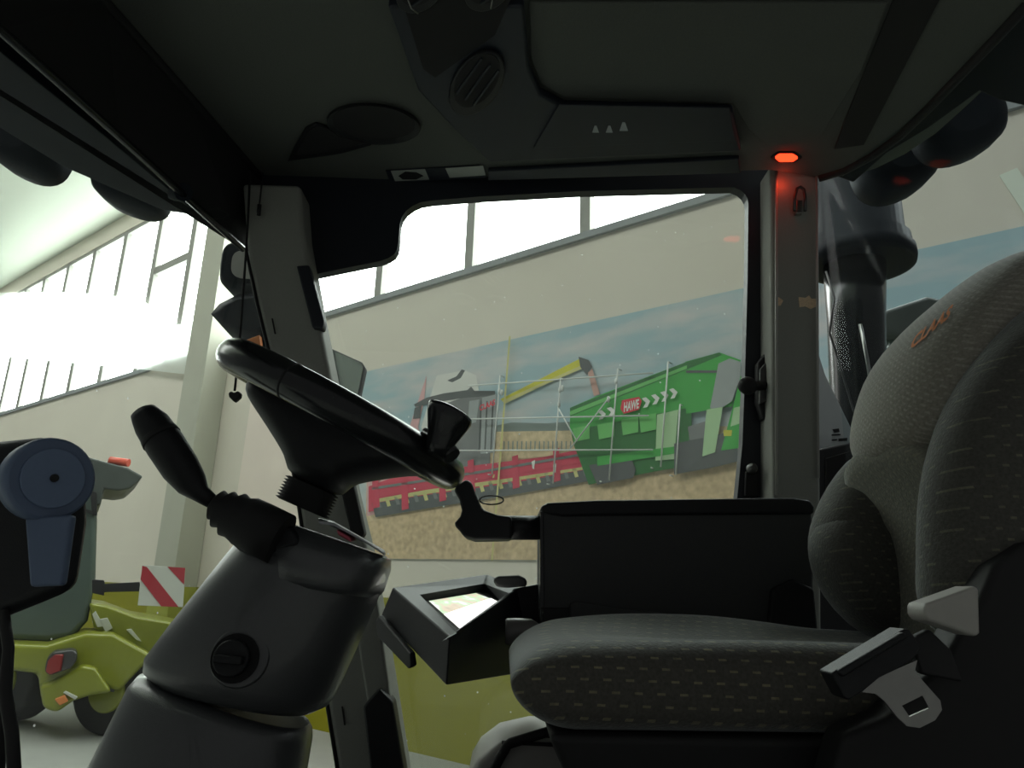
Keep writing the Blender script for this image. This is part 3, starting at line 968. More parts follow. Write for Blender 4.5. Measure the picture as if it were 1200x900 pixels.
# windscreen glass
wn_ = struct('window_21', (-0.8, 1.0, ZF), 'curved windscreen glass', 'window')
wp = [(-0.60, 1.665), (-0.70, 1.45), (-0.80, 1.2), (-0.88, 0.9), (-0.93, 0.6), (-0.95, 0.3)]
vs, fs = [], []
for i, (x, y) in enumerate(wp):
    vs += [Vector((x - 0.02, y, H - 0.42)), Vector((x, y, H + 0.80))]
for i in range(len(wp) - 1):
    fs.append([2 * i, 2 * i + 1, 2 * i + 3, 2 * i + 2])
g = mesh('pane', vs, fs, 'screen_glass', wn_, smooth=True)
# rear corner window
rw_ = struct('window_22', (0.85, 1.4, ZF), 'dusty rear corner window glass', 'window')
a0, a1 = P(962, 206, YR + 0.01), PZ(1205, 4, ZC)
vs = [Vector((a0.x, a0.y, ZF + 0.3)), Vector((a1.x + 0.12, 1.15, ZF + 0.3)), Vector((a1.x + 0.12, 0.6, ZF + 0.3)), Vector((a0.x, a0.y, ZC)), Vector((a1.x + 0.02, a1.y, ZC)), Vector((a1.x + 0.06, 0.6, ZC))]
mesh('pane', [a0 + Vector((0, 0, -1.3)), a1 + Vector((0.10, 0.05, -1.3)), a1, PZ(1135, 76, ZC), PZ(1058, 148, ZC), PZ(1005, 186, ZC), a0], [[0, 1, 2, 3, 4, 5, 6]], 'rear_glass', rw_)

# outside roof overhangs
ov = struct('trim_4', (-0.9, 1.2, H + 0.8), 'dark front roof overhang outside the windscreen', 'roof')
oz = H + 0.80
prism('overhang', pz([(0, 150), (75, 196), (190, 246), (240, 255)], oz) + [Vector((-0.72, 1.62, oz)), Vector((-0.80, 1.2, oz)), Vector((-0.93, 0.6, oz)), Vector((-1.15, 0.5, oz))], (0, 0, 0.14), 'lamp_black', ov, 0.01)
rov = struct('trim_5', (1.0, 1.4, H + 1.0), 'dark rear roof overhang outside the rear window', 'roof')
prism('overhang', pz([(960, 200), (1010, 180), (1060, 146), (1140, 70), (1205, 0), (1330, 40), (1205, 126), (1170, 118), (1148, 108), (1090, 150), (1040, 180), (1000, 215)], ZC + 0.02), (0, 0, 0.12), 'lamp_black', rov, 0.006)

# work lamps under the roof edges
def work_lamp(label, pix, Y, d, m='lamp_black'):
    c = sum((P(x, y, Y) for x, y in pix), Vector()) / len(pix)
    r = E('work_lamp', label, 'lamp', c, 'work lamps under the roof edge')
    n = len(pix)
    secs = []
    for k, q in ((-1.0, 0.55), (-0.8, 0.85), (-0.4, 0.98), (0.2, 1.0), (0.8, 0.97), (1.0, 0.86)):
        secs.append([c + (P(x, y, Y) - c) * q + Vector((0, d * k, 0)) for x, y in pix])
    loft('housing', secs, m, r)
    return r


def ellp(cx, cy, a, b_, rot=0, n=28, ex=2.4):
    out = []
    for k in range(n):
        t = 2 * math.pi * k / n
        u = math.copysign(abs(math.cos(t)) ** (2 / ex), math.cos(t)) * a
        v = math.copysign(abs(math.sin(t)) ** (2 / ex), math.sin(t)) * b_
        out.append((cx + u * math.cos(rot) - v * math.sin(rot), cy + u * math.sin(rot) + v * math.cos(rot)))
    return out


work_lamp('round dark work lamp under the front roof edge, farther from the pillar', ellp(28, 168, 48, 34, 0.45), 1.50, 0.06)
lb = work_lamp('round dark work lamp under the front roof edge, nearer the pillar', ellp(152, 224, 42, 22, 0.35), 1.75, 0.06)
tube('bracket', [P(165, 215, 1.75), P(200, 225, 1.50), P(215, 225, 1.40)], 0.02, 'lamp_black', lb, 8)
l3 = work_lamp('rounded dark work lamp under the rear roof edge beside the exhaust stack', ellp(1050, 190, 46, 39, -0.35), 1.75, 0.07)
l4 = work_lamp('larger rounded dark work lamp outside the rear window, near the seat top', ellp(1124, 143, 52, 42, -0.35), 1.55, 0.05)
prism('lens_rim', pp([(1076, 166), (1092, 182), (1098, 190), (1096, 196), (1088, 190), (1074, 172)], 1.70), (0, 0.05, 0), 'light_grey_plastic', l3, 0.004)

# lamps and mirror on the front pillar outside
fl1 = E('marker_lamp', 'small grey lamp housing outside the front pillar, the upper one', 'lamp', P(288, 318, 1.85))
loft('housing', [[P(288, 318, 1.85) + (P(x, y, 1.85) - P(288, 318, 1.85)) * q + Vector((0, d, 0)) for x, y in ellp(290, 318, 27, 28, 0.1, ex=3.5)] for d, q in ((-0.05, 0.8), (-0.03, 1), (0.05, 1), (0.07, 0.8))], 'lamp_black', fl1)
prism('lens', pp(ellp(288, 310, 17, 16, 0.1, ex=3), 1.795), (0, 0.01, 0), 'light_grey_plastic', fl1)
fl2 = E('indicator_lamp', 'cone shaped dark lamp outside the front pillar, the lower one', 'lamp', P(290, 380, 1.85))
cp = [(252, 374), (262, 362), (285, 350), (310, 347), (325, 350), (330, 400), (312, 411), (290, 404), (268, 392)]
cc = P(292, 378, 1.85)
loft('housing', [[cc + (P(x, y, 1.85) - cc) * q + Vector((0, d, 0)) for x, y in cp] for d, q in ((-0.06, 0.6), (-0.04, 0.95), (0.03, 1), (0.07, 0.8))], 'lamp_black', fl2)
prism('amber_lens', pp([(288, 398), (304, 392), (306, 406), (294, 410)], 1.775), (0, 0.02, 0), 'amber', fl2, 0.003)
tube('bracket', [P(285, 418, 1.84), P(330, 398, 1.84), P(345, 400, 1.66)], 0.008, 'dark_metal', fl2, 8)
dm = E('wing_mirror', 'flat rectangular wing mirror outside the side window', 'mirror', P(405, 440, 2.1))
prism('back', pp([(386, 407), (424, 424), (428, 430), (419, 472), (384, 480)], 2.1), (0, 0.04, 0), 'rubber', dm, 0.006)
prism('glass', pp([(387, 409.5), (423, 425.5), (425.5, 430), (417.5, 470), (384, 478)], 2.095), (0, 0.004, 0), 'mirror_glass', dm)
prism('arm', [P(384, 440, 2.11), P(384, 460, 2.11), P(350, 460, 1.66), P(350, 445, 1.66)], (0, 0.03, 0), 'rubber', dm)

# exhaust stack outside the rear window
ex = E('exhaust_stack', 'dark exhaust stack with a wide flared collar outside the rear window', 'exhaust', P(1000, 620, 2.3))
YE = 2.3
ce = P(1008, 312, YE)
ax_ = Vector((0.02, 0, 1)).normalized()
rr = 66 / 872 * YE
secs = [ring(ce + ax_ * h, ax_, r * rr, 40) for h, r in ((0.0, 0.90), (0.0, 0.99), (0.02, 1.01), (0.045, 1.0), (0.05, 0.95), (0.09, 0.93), (0.10, 0.84), (0.34, 0.80))]
loft('collar', secs, 'lamp_black', ex)
ax2 = Vector((0.06, 0, 1)).normalized()
secs = [ring(ce + ax2 * h + Vector((-0.02, 0, 0)), ax2, r, 32) for h, r in ((-1.62, 0.085), (-0.5, 0.085), (-0.2, 0.09), (0.02, 0.10))]
loft('pipe', secs, 'gloss_black', ex)
tube('heat_shield_wire', [P(968, 318, 2.2), P(978, 350, 2.2), P(972, 390, 2.2), P(985, 430, 2.2), P(1000, 480, 2.2), P(1012, 510, 2.2)], 0.004, 'dark_metal', ex, 6)
tube('pipe_glint', [P(1008, 380, 2.19), P(1016, 420, 2.19), P(1024, 470, 2.19)], 0.006, 'metal', ex, 8)  # glint along the pipe, laid on as a metal strip

# pale body panel and black box behind the pillar
bpnl = E('side_panel', 'pale grey bodywork panel behind the rear pillar with small marks', 'panel', P(980, 525, 1.85))
prism('panel', pp([(955, 400), (968, 440), (1006, 518), (1003, 524), (955, 528)], 1.85), (0, 0.03, 0), 'pale_panel', bpnl, 0.004)
for pix in (((976, 503), (983, 502), (984, 506), (978, 507)), ((983, 514), (993, 513), (993, 516.5), (983, 517)), ((975, 509), (985, 508.5), (985, 510), (975, 510.5)), ((975, 515), (981, 514.5), (981, 516), (975, 516.5))):
    prism('mark', pp(pix, 1.848), (0, 0.002, 0), 'grille', bpnl)
bb = E('storage_box', 'black box corner behind the rear pillar beside the seat', 'box', P(980, 620, 1.78))
prism('body', pp([(955, 527), (1000, 517), (1012, 530), (1012, 960), (955, 960)], 1.76), (0, 0.12, 0), 'black_plastic', bb, 0.008)
prism('lid_inset', pp([(968, 537), (998, 528), (998, 600), (968, 600)], 1.755), (0, 0.008, 0), 'grille', bb, 0.002)

# second parked machine seen past the seat
pm = E('parked_machine', 'dark roofed machine cab parked behind the seat with a pale post', 'vehicle', (P(1070, 420, 4.2).x, 4.2, 0))
prism('cab_roof', pp([(1032, 368), (1040, 362), (1088, 346), (1115, 352), (1180, 350), (1180, 396), (1060, 396), (1036, 392)], 4.2), (0, 0.8, 0), 'roof_grey', pm, 0.03)
prism('cab_glazing', pp([(1044, 388), (1180, 388), (1180, 560), (1036, 560), (1040, 430)], 4.25), (0, 0.7, 0), 'dark_glass', pm, 0.03)
prism('post', pp([(1012, 340), (1026, 342), (1040, 430), (1034, 452), (1024, 440)], 4.0), (0, 0.08, 0), 'pole_pale', pm, 0.01)
prism('yellow_plate', pp([(1024, 432), (1033, 431), (1033, 440), (1024, 441)], 3.98), (0, 0.02, 0), 'yellow', pm)
bz = P(1090, 560, 4.25)
prism('body', [Vector((bz.x - 0.3, 4.2, 0)), Vector((bz.x + 0.6, 4.2, 0)), Vector((bz.x + 0.6, 4.2, bz.z)), Vector((bz.x - 0.3, 4.2, bz.z))], (0, 0.8, 0), 'lime_paint', pm, 0.03)

# ================================================================== THINGS in the cab
# blind cord
cdv = E('pull_cord', 'long black blind cord with a heart shaped pull', 'cord', P(275, 465, 1.55))
tube('cord', pp([(293, 200), (291, 250), (288, 300), (283, 370), (278, 430), (275, 458)], 1.55), 0.0028, 'rubber', cdv, 8)
hp = [(274, 471), (268, 465), (267, 460.5), (270, 458), (274, 460), (278, 457.5), (281.5, 460), (281, 465)]
prism('pull', pp(hp, 1.542), (0, 0.016, 0), 'rubber', cdv, 0.003)
cd2 = E('pull_cord', 'short black cord end hanging beside the long blind cord', 'cord', P(303, 250, 1.5))
tube('cord', pp([(308, 203), (304, 240)], 1.56), 0.0022, 'rubber', cd2, 8)
tube('toggle', pp([(304, 240), (303, 252)], 1.56), 0.005, 'rubber', cd2, 8)

# steering wheel
YW = 1.06
nw = Vector((0.437, -0.052, 0.90)).normalized()
cw = P(403, 488, YW)
e1 = (Vector((1, 0, 0)) - nw * nw.x).normalized()
e2 = nw.cross(e1)
wh = E('steering_wheel', 'black steering wheel with a spinner knob on its rim', 'steering wheel', cw - nw * 0.1)
RW, rw_t = 0.175, 0.0245
rim_pts = [cw + (e1 * math.cos(t) + e2 * math.sin(t)) * RW for t in [2 * math.pi * k / 72 for k in range(72)]]
tube('rim', rim_pts, rw_t, 'gloss_black', wh, 18, closed=True)
for t in (math.radians(101), math.radians(-101)):
    d = e1 * math.cos(t) + e2 * math.sin(t)
    tt = e2 * math.cos(t) - e1 * math.sin(t)
    tube('grip_seam', [cw + d * RW - tt * 0.0015, cw + d * RW + tt * 0.0015], rw_t * 1.02, 'rubber', wh, 18)
# funnel shaped hub below the rim
by_ = Vector((0, 1, 0))
def pillow(name, pix, Y, d, m, parent, prof=((-1.0, 0.45), (-0.9, 0.72), (-0.65, 0.90), (-0.3, 0.98), (0.0, 1.0), (0.3, 0.98), (0.65, 0.90), (0.9, 0.72), (1.0, 0.45)), sub=1, centre=None):
    """padded or moulded body: a side outline at depth Y, drawn in towards both sides"""
    pts = [P(x, y, Y) for x, y in pix]
    c = P(*centre, Y) if centre else sum(pts, Vector()) / len(pts)
    secs = [[c + (p - c) * q + Vector((0, d * k, 0)) for p in pts] for k, q in prof]
    o = loft(name, secs, m, parent, sub=sub)
    for p in o.data.polygons:
        p.use_smooth = True
    return o


pillow('hub', [(292, 446), (288, 458), (296, 474), (310, 494), (322, 513), (334, 532), (339, 545), (340, 560), (396, 586), (404, 575), (416, 566), (445, 562), (480, 556), (512, 558), (522, 548), (490, 528), (440, 502), (390, 476), (340, 452), (310, 442)], YW, 0.062, 'black_plastic', wh)
# bellows under the hub
sb = []
for k in range(17):
    f_ = k / 16
    L, R = P(336 - 13 * f_, 556 + 26 * f_, YW), P(397 - 12 * f_, 582 + 27 * f_, YW)
    c, a = (L + R) / 2, (R - L) / 2
    q = 1.0 if k % 2 else 0.86
    sb.append(sect(c - a * q, c + a * q, by_ * 0.036 * q, 28))
loft('bellows', sb, 'rubber', wh)
# spinner knob
kn = [((515, 520), 14), ((516, 510), 18), ((520, 497), 24), ((526, 486), 29), ((528, 481), 29), ((530, 478), 24)]
kd = (P(529, 479, 0.93) - P(514, 524, 0.93)).normalized()
secs = []
k0 = P(514, 524, 0.93)
for h, r in ((-0.012, 0.014), (0.0, 0.018), (0.012, 0.020), (0.024, 0.0245), (0.036, 0.029), (0.044, 0.0315), (0.049, 0.031), (0.051, 0.027), (0.049, 0.022)):
    secs.append(ring(k0 + kd * h, (kd + Vector((0.15, 0.05, 0))).normalized(), r, 28))
loft('spinner_knob', secs, 'gloss_black', wh)
tube('knob_clamp', [P(497, 506, 0.95), P(514, 515, 0.94), P(530, 535, 0.93)], [0.006, 0.012, 0.012], 'gloss_black', wh, 10)

# steering column
sc_ = E('steering_column', 'dark grey two-piece steering column with a round knob', 'steering column', (P(250, 880, YW).x, YW, ZF))
dy = by_ * 0.095
up_ = [sect(P(318, 606, YW), P(452, 652, YW), by_ * 0.07, 40, 2.4), sect(P(296, 622, YW), P(456, 662, YW), by_ * 0.085, 40, 2.4), sect(P(276, 645, YW), P(452, 678, YW), dy, 40, 2.4), sect(P(243, 686, YW), P(437, 712, YW), dy, 40, 2.4), sect(P(209, 728, YW), P(414, 766, YW), dy, 40, 2.4), sect(P(179, 768, YW), P(392, 815, YW), dy, 40, 2.4), sect(P(177, 782, YW), P(382, 828, YW), by_ * 0.09, 40, 2.4), sect(P(190, 795, YW), P(366, 835, YW), by_ * 0.08, 40, 2.4)]
loft('upper_housing', up_, 'column_grey', sc_)
lo_ = [sect(P(185, 788, YW), P(360, 850, YW), by_ * 0.07, 40, 2.4), sect(P(170, 788, YW), P(363, 858, YW), by_ * 0.082, 40, 2.4), sect(P(160, 800, YW), P(363, 868, YW), by_ * 0.09, 40, 2.4), sect(P(113, 896, YW), P(357, 905, YW), by_ * 0.095, 40, 2.4), sect(P(75, 990, YW), P(345, 1010, YW), by_ * 0.10, 40, 2.4), sect(P(40, 1100, YW), P(330, 1100, YW), by_ * 0.10, 40, 2.4)]
loft('lower_housing', lo_, 'column_grey', sc_)
# cap line and switch strip on the top of the upper housing
capY = YW - 0.092
cap_l = [sect(P(330, 612, YW), P(456, 655, YW), by_ * 0.082, 40, 3), sect(P(312, 640, YW), P(455, 668, YW), by_ * 0.098, 40, 3), sect(P(318, 672, YW), P(446, 694, YW), by_ * 0.099, 40, 3), sect(P(330, 680, YW), P(440, 700, YW), by_ * 0.092, 40, 3)]
loft('top_cap', cap_l, 'column_grey', sc_)
st = prism('switch_strip', [P(374, 614, 1.00), P(392, 617, 1.00), P(428, 636, 1.00), P(452, 652, 1.00), P(452, 648, 1.10), P(392, 613, 1.10), P(374, 610, 1.10)], (-0.002, 0, 0.004), 'silver_panel', sc_, 0.002)
prism('hazard_button', [P(396, 627, 0.995), P(412, 636, 0.995), P(418, 634, 1.06), P(402, 625, 1.06)], (-0.003, 0, 0.007), 'pink_button', st, 0.002)
ig = P(281, 771, YW - 0.09)
ia = Vector((0.05, -1, 0.1)).normalized()
yf = YW - 0.093
ig = P(281, 771, yf)
kno = disc('rotary_ring', ig + Vector((0, 0.006, 0)), ia, 0.036, 0.010, 'column_grey', sc_, 36, 0.003)
disc('rotary_bowl', ig - Vector((0.004, 0.0055, 0)), ia, 0.029, 0.002, 'grille', kno, 32)
disc('rotary_knob', ig - Vector((0.006, 0.006, 0)), ia, 0.022, 0.012, 'black_plastic', kno, 28, 0.003)
box('rotary_grip', ig - Vector((0.006, 0.022, 0)), 0.018, 0.006, 0.005, 'black_plastic', kno, 0.002, 2, (Vector((0.98, 0, -0.05)), Vector((0, 1, 0)), Vector((0.05, 0, 0.98))))

# control lever
lv = E('control_lever', 'black gear lever with a ribbed handle on the steering column', 'lever', P(330, 640, 0.98))
tpx('handle', [(168, 483, 0.95, 15.5), (171, 488, 0.95, 17.5), (178, 497, 0.95, 21), (194, 521, 0.95, 23), (212, 549, 0.955, 22), (225, 567, 0.96, 18), (236, 579, 0.962, 11), (254, 592, 0.965, 7.5)], 'black_plastic', lv, 24)
tpx('grip_ring', [(186, 509, 0.95, 22.6), (190, 515, 0.95, 23.6)], 'rubber', lv, 24)
tpx('end_button', [(167, 481.5, 0.95, 12), (171, 488, 0.95, 12)], 'grille', lv, 24)
sb = []
bpt = [(250, 590, 12), (254, 592, 19), (258, 594, 17), (262, 597, 24), (268, 600, 21), (273, 603, 28), (280, 607, 26), (288, 611, 30), (306, 620, 31), (330, 632, 31)]
tpx('boot', [(x, y, 0.97, r) for x, y, r in bpt], 'rubber', lv, 28)
prism('bracket', pp([(252, 608), (290, 592), (345, 620), (352, 640), (300, 655), (278, 645), (256, 625)], 0.965), (0, 0.10, 0), 'black_plastic', lv, 0.008)

# device on the left: round joint on a black housing
dv = E('swivel_monitor', 'black swivel monitor housing with a blue grey round joint cap', 'monitor', P(30, 720, 0.66))
prism('housing', pp([(-60, 520), (0, 514), (40, 510), (62, 520), (88, 560), (90, 610), (78, 690), (40, 706), (0, 722), (-60, 735)], 0.68), (0, 0.025, 0), 'black_plastic', dv, 0.012, 3)
prism('lower_face', pp([(28, 606), (84, 603), (72, 686), (34, 688)], 0.655), (0, 0.01, 0), 'blue_grey', dv, 0.003)
ax3 = Vector((1.25, -1, 0.05)).normalized()
c3 = P(56, 562, 0.665)
dk = loft('joint_cap', [ring(c3 + ax3 * h, ax3, r, 40) for h, r in ((-0.012, 0.0365), (0.004, 0.0375), (0.009, 0.0365), (0.011, 0.034))], 'blue_grey', dv)
disc('cap_face', c3 + ax3 * 0.0105, ax3, 0.0265, 0.003, 'blue_grey_light', dk, 36, 0.001)
disc('screw', c3 + ax3 * 0.0135, ax3, 0.0035, 0.002, 'rubber', dk, 14)
cb1 = tpx('cable', [(4, 715, 0.68, 6), (10, 760, 0.68, 6), (6, 810, 0.68, 7), (14, 860, 0.68, 7), (20, 960, 0.68, 7)], 'rubber', None, 10)
tag(cb1, 'thick black cable hanging from the swivel monitor', 'cable')
cb2 = tpx('cable', [(-6, 720, 0.70, 6), (-2, 760, 0.70, 6), (2, 830, 0.70, 6), (-4, 960, 0.70, 6)], 'rubber', None, 10)
tag(cb2, 'thinner black cable hanging behind the thick one by the swivel monitor', 'cable')

# armrest console right of the seat
YA = 1.36
ar = E('armrest_console', 'dark grey armrest console beside the seat', 'armrest', P(790, 735, YA))
prism('side_panel', pp([(634, 600), (636, 596), (700, 592), (940, 590), (952, 596), (954, 640), (954, 745), (640, 735), (634, 728)], YA), (0, 0.17, 0), 'armrest_grey', ar, 0.008, 3)
prism('top_pad', pp([(633, 600), (634, 593), (642, 589), (700, 586), (930, 583), (950, 586), (955, 594), (955, 602), (700, 604), (660, 605)], YA - 0.008), (0, 0.185, 0), 'black_plastic', ar, 0.006, 3)
prism('storage_flap', pp([(668, 708), (674, 704), (800, 722), (800, 745), (668, 740)], YA - 0.010), (0, 0.02, 0), 'armrest_grey', ar, 0.004)
prism('lower_bracket', pp([(636, 712), (672, 712), (672, 745), (636, 745)], YA - 0.004), (0, 0.12, 0), 'rubber', ar, 0.004)
al = E('adjusting_lever', 'grey knobbed adjusting lever between the armrest and the terminal', 'lever', P(640, 740, 1.25))
tube('lever_rod', [P(625, 741, 1.325), P(700, 735, 1.355)], 0.008, 'rubber', al, 10)
tpx('lever_knob', [(592, 740, 1.325, 13), (594, 740, 1.325, 14.5), (605, 740, 1.325, 15), (622, 740, 1.325, 14), (630, 741, 1.325, 10)], 'knob_grey', al, 20)
prism('edge_clip', pp([(633, 600), (636, 600), (637, 712), (633, 712)], YA - 0.003), (0, 0.02, 0), 'gloss_black', ar)
prism('rear_cover', pp([(905, 690), (930, 678), (955, 690), (960, 745), (900, 742)], YA - 0.012), (0, 0.03, 0), 'rubber', ar, 0.006)

# elbow shaped support arm in front of the armrest
sa = E('support_arm', 'black elbow shaped support arm with a wire ring in front of the armrest', 'support arm', P(560, 632, YA))
prism('elbow', pp([(531, 573), (536, 568), (546, 561), (553, 565), (556, 574), (561, 587), (566, 597), (583, 603), (600, 605), (600, 632), (556, 633), (543, 629), (538, 621), (532, 616), (533, 612), (539, 605), (541, 598), (538, 585)], YA + 0.01), (0, 0.07, 0), 'black_plastic', sa, 0.010, 3)
tube('tube', [P(585, 618.5, YA + 0.045), P(633, 618.5, YA + 0.045)], 0.0225, 'black_plastic', sa, 18)
tube('wire_ring', [P(576 + 14 * math.cos(t), 586 + 5.2 * math.sin(t), YA + 0.02 + 0.02 * math.sin(t)) for t in [2 * math.pi * k / 24 for k in range(24)]], 0.0016, 'dark_metal', sa, 6, closed=True)

# display terminal
dt = E('display_terminal', 'black terminal with a lit screen beside the armrest', 'terminal', P(540, 800, 1.25))
TL, TR, BR, BL = P(460, 688, 1.36), P(571, 672, 1.60), P(609, 688, 1.50), P(527, 746, 1.14)
bTL, bTR, bBR, bBL = P(446, 722, 1.37), P(570, 760, 1.60), P(630, 786, 1.50), P(523, 804, 1.14)
eR, ebR = P(634, 686, 1.36), P(634, 786, 1.36)
iTL, iTR, iBR, iBL = [c * 0.86 + (TL + TR + BR + BL) / 4 * 0.14 for c in (TL, TR, BR, BL)]
sT = [P(498, 704, 1.33), P(557, 697, 1.43), P(583, 711, 1.35), P(540, 738, 1.20)]
vs = [TL, TR, BR, BL, bTL, bTR, bBR, bBL]
dep = Vector((0.0, 0.03, -0.028))
inner = [P(492, 697, 1.345), P(567, 684, 1.57), P(596, 695, 1.48), P(535, 742, 1.155)]
vs = vs + inner
mesh('case', vs, [[4, 5, 6, 7], [0, 3, 7, 4], [3, 2, 6, 7], [2, 1, 5, 6], [1, 0, 4, 5], [0, 1, 9, 8], [1, 2, 10, 9], [2, 3, 11, 10], [3, 0, 8, 11]], 'black_plastic', dt, bevel=0.004)
low = [P(498, 704, 1.36), P(569, 693, 1.58), P(590, 708, 1.48), P(540, 742, 1.18)]
mesh('recess', inner + low, [[0, 1, 5, 4], [1, 2, 6, 5], [2, 3, 7, 6], [3, 0, 4, 7]], 'black_plastic', dt)
prism('side_arm', pp([(600, 690), (633, 684), (633, 786), (600, 790)], 1.48), (0, 0.06, 0), 'black_plastic', dt, 0.004)
prism('side_clip', [P(446, 726, 1.355), P(450, 720, 1.35), P(487, 764, 1.24), P(490, 780, 1.24), P(484, 782, 1.24), P(447, 744, 1.35)], Vector((-0.008, -0.006, -0.002)), 'black_plastic', dt, 0.003)
prism('hinge_knob', pp([(577, 680), (582, 675), (608, 674), (617, 678), (618, 687), (596, 689), (582, 688)], 1.44), (0, 0.05, 0), 'armrest_grey', dt, 0.006, 3)
# the screen picture
ms_ = bpy.data.materials.new('screen_picture')
ms_.use_nodes = True
nt = ms_.node_tree
b = nt.nodes['Principled BSDF']
b.inputs['Base Color'].default_value = (0.02, 0.02, 0.02, 1)
tc = nt.nodes.new('ShaderNodeTexCoord')
nz = nt.nodes.new('ShaderNodeTexNoise')
nz.inputs['Scale'].default_value = 26
nz.inputs['Detail'].default_value = 5
nt.links.new(tc.outputs['Object'], nz.inputs['Vector'])
cr = nt.nodes.new('ShaderNodeValToRGB')
for p_, c_ in ((0.0, (0.35, 0.30, 0.18, 1)), (0.42, (0.75, 0.62, 0.45, 1)), (0.52, (0.55, 0.78, 0.45, 1)), (0.6, (0.9, 0.92, 0.85, 1)), (1.0, (1, 1, 1, 1))):
    e_ = cr.color_ramp.elements.new(p_)
    e_.color = c_
cr.color_ramp.elements.remove(cr.color_ramp.elements[-1])
nt.links.new(nz.outputs['Fac'], cr.inputs['Fac'])
nt.links.new(cr.outputs['Color'], b.inputs['Emission Color'])
b.inputs['Emission Strength'].default_value = 0.95
M['screen_picture'] = ms_
mat('screen_white', (1.0, 0.99, 0.94), 0.3, emit=1.0)
scr = mesh('screen', low, [[0, 1, 2, 3]], 'grille', dt)
nsc = (low[1] - low[0]).cross(low[3] - low[0]).normalized()
if nsc.z < 0:
    nsc = -nsc
up1 = nsc * 0.0015


def lowq(u, v):
    return (low[0] * (1 - u) + low[1] * u) * (1 - v) + (low[3] * (1 - u) + low[2] * u) * v


mesh('screen_map', [lowq(0.03, 0.05) + up1, lowq(0.80, 0.05) + up1, lowq(0.90, 0.5) + up1, lowq(0.03, 0.5) + up1], [[0, 1, 2, 3]], 'screen_picture', scr)
mesh('screen_page', [lowq(0.03, 0.5) + up1, lowq(0.92, 0.5) + up1, lowq(0.97, 0.95) + up1, lowq(0.03, 0.95) + up1], [[0, 1, 2, 3]], 'screen_white', scr)

# grey box in the footwell
fb_ = E('footwell_box', 'pale grey footwell box with a black bar frame', 'box', (P(640, 900, 1.3).x, 1.3, ZF))
prism('body', pp([(548, 910), (560, 890), (585, 871), (625, 862), (720, 870), (760, 890), (760, 1060), (540, 1060)], 1.3), (0, 0.2, 0), 'light_grey_plastic', fb_, 0.015, 3)
tube('bar', pp([(578, 905), (583, 893), (594, 874), (598, 871), (640, 858), (700, 868)], 1.285), 0.008, 'rubber', fb_, 10)
tube('bar', pp([(588, 870), (680, 874)], 1.292), 0.003, 'rubber', fb_, 8)

# ------------------------------------------------------------------ driver's seat
seat = E('driver_seat', 'dark grey driver seat in dashed woven fabric with orange lettering', 'seat', (0.3, 1.06, ZF))
YN, YFa = 0.83, 1.29
yc, yh = (YN + YFa) / 2, (YFa - YN) / 2


def cushion():
    """rounded cushion with a raised front roll and side bolsters"""
    X0, X1 = P(598, 790, 0.93).x, 0.62
    nx, nr = 40, 56
    secs = []
    for i in range(nx + 1):
        f_ = (i / nx) ** 1.9
        q = math.sqrt(max(0.0, 1 - (1 - min(1.0, f_ / 0.13)) ** 2))
        q = max(q, 0.04)
        x = X0 + (X1 - X0) * f_
        ztop = H - 0.047 + 0.006 * math.sin(f_ * math.pi) - 0.012 * (1 - f_) ** 3
        zbot = H - 0.158 + 0.012 * f_
        zc, zh = (ztop + zbot) / 2, (ztop - zbot) / 2
        zc += 0.006 * (1 - q)
        s_ = []
        for k in range(nr):
            t = 2 * math.pi * k / nr
            u = math.copysign(abs(math.cos(t)) ** (2 / 5.0), math.cos(t))
            v = math.copysign(abs(math.sin(t)) ** (2 / 3.4), math.sin(t))
            y = yc + yh * u * (0.86 + 0.14 * q)
            z = zc + zh * v * q
            if v > 0:
                z -= 0.022 * (1 - min(1, abs(u) / 0.85) ** 2) * min(1, f_ * 2.5) * v
                z += 0.020 * math.exp(-((u - 0.60) / 0.28) ** 2) * math.sin(min(1, f_ * 1.25) * math.pi) * v
            s_.append(Vector((x, y, z)))
        secs.append(s_)
    return loft('seat_cushion', secs, 'fabric_side', seat)


cushion()


def backrest():
    """one padded back: each row is (z, X of front, depth, Y near, Y far)"""
    rows = [(z_, x_ + 0.10, d_ * 0.8, a_ + 0.03, b__ - 0.03) for z_, x_, d_, a_, b__ in [(-0.06, 0.56, 0.10, 0.84, 1.27), (0.0, 0.54, 0.13, 0.83, 1.29), (0.08, 0.535, 0.15, 0.82, 1.29), (0.16, 0.565, 0.15, 0.82, 1.29), (0.22, 0.60, 0.14, 0.83, 1.28), (0.30, 0.645, 0.13, 0.84, 1.27), (0.38, 0.69, 0.12, 0.85, 1.25), (0.46, 0.735, 0.11, 0.87, 1.23), (0.50, 0.785, 0.10, 0.89, 1.20), (0.55, 0.83, 0.08, 0.92, 1.16), (0.57, 0.87, 0.04, 0.96, 1.12)]]
    secs = []
    for z, x, d, a, b_ in rows:
        secs.append(sect((x, (a + b_) / 2, H + z), (x + d, (a + b_) / 2, H + z), Vector((0, (b_ - a) / 2, 0)), 40, 3.0))
    return loft('backrest', secs, 'fabric_back', seat)


backrest()


def roll(name, pts, m, n=24, parent=seat):
    """padded roll through (x, y, z above camera, half depth along x, half width along y)"""
    secs = [sect((x - hx, y, H + z), (x + hx, y, H + z), Vector((0, hy, 0)), n, 2.3) for x, y, z, hx, hy in pts]
    return loft(name, secs, m, parent)


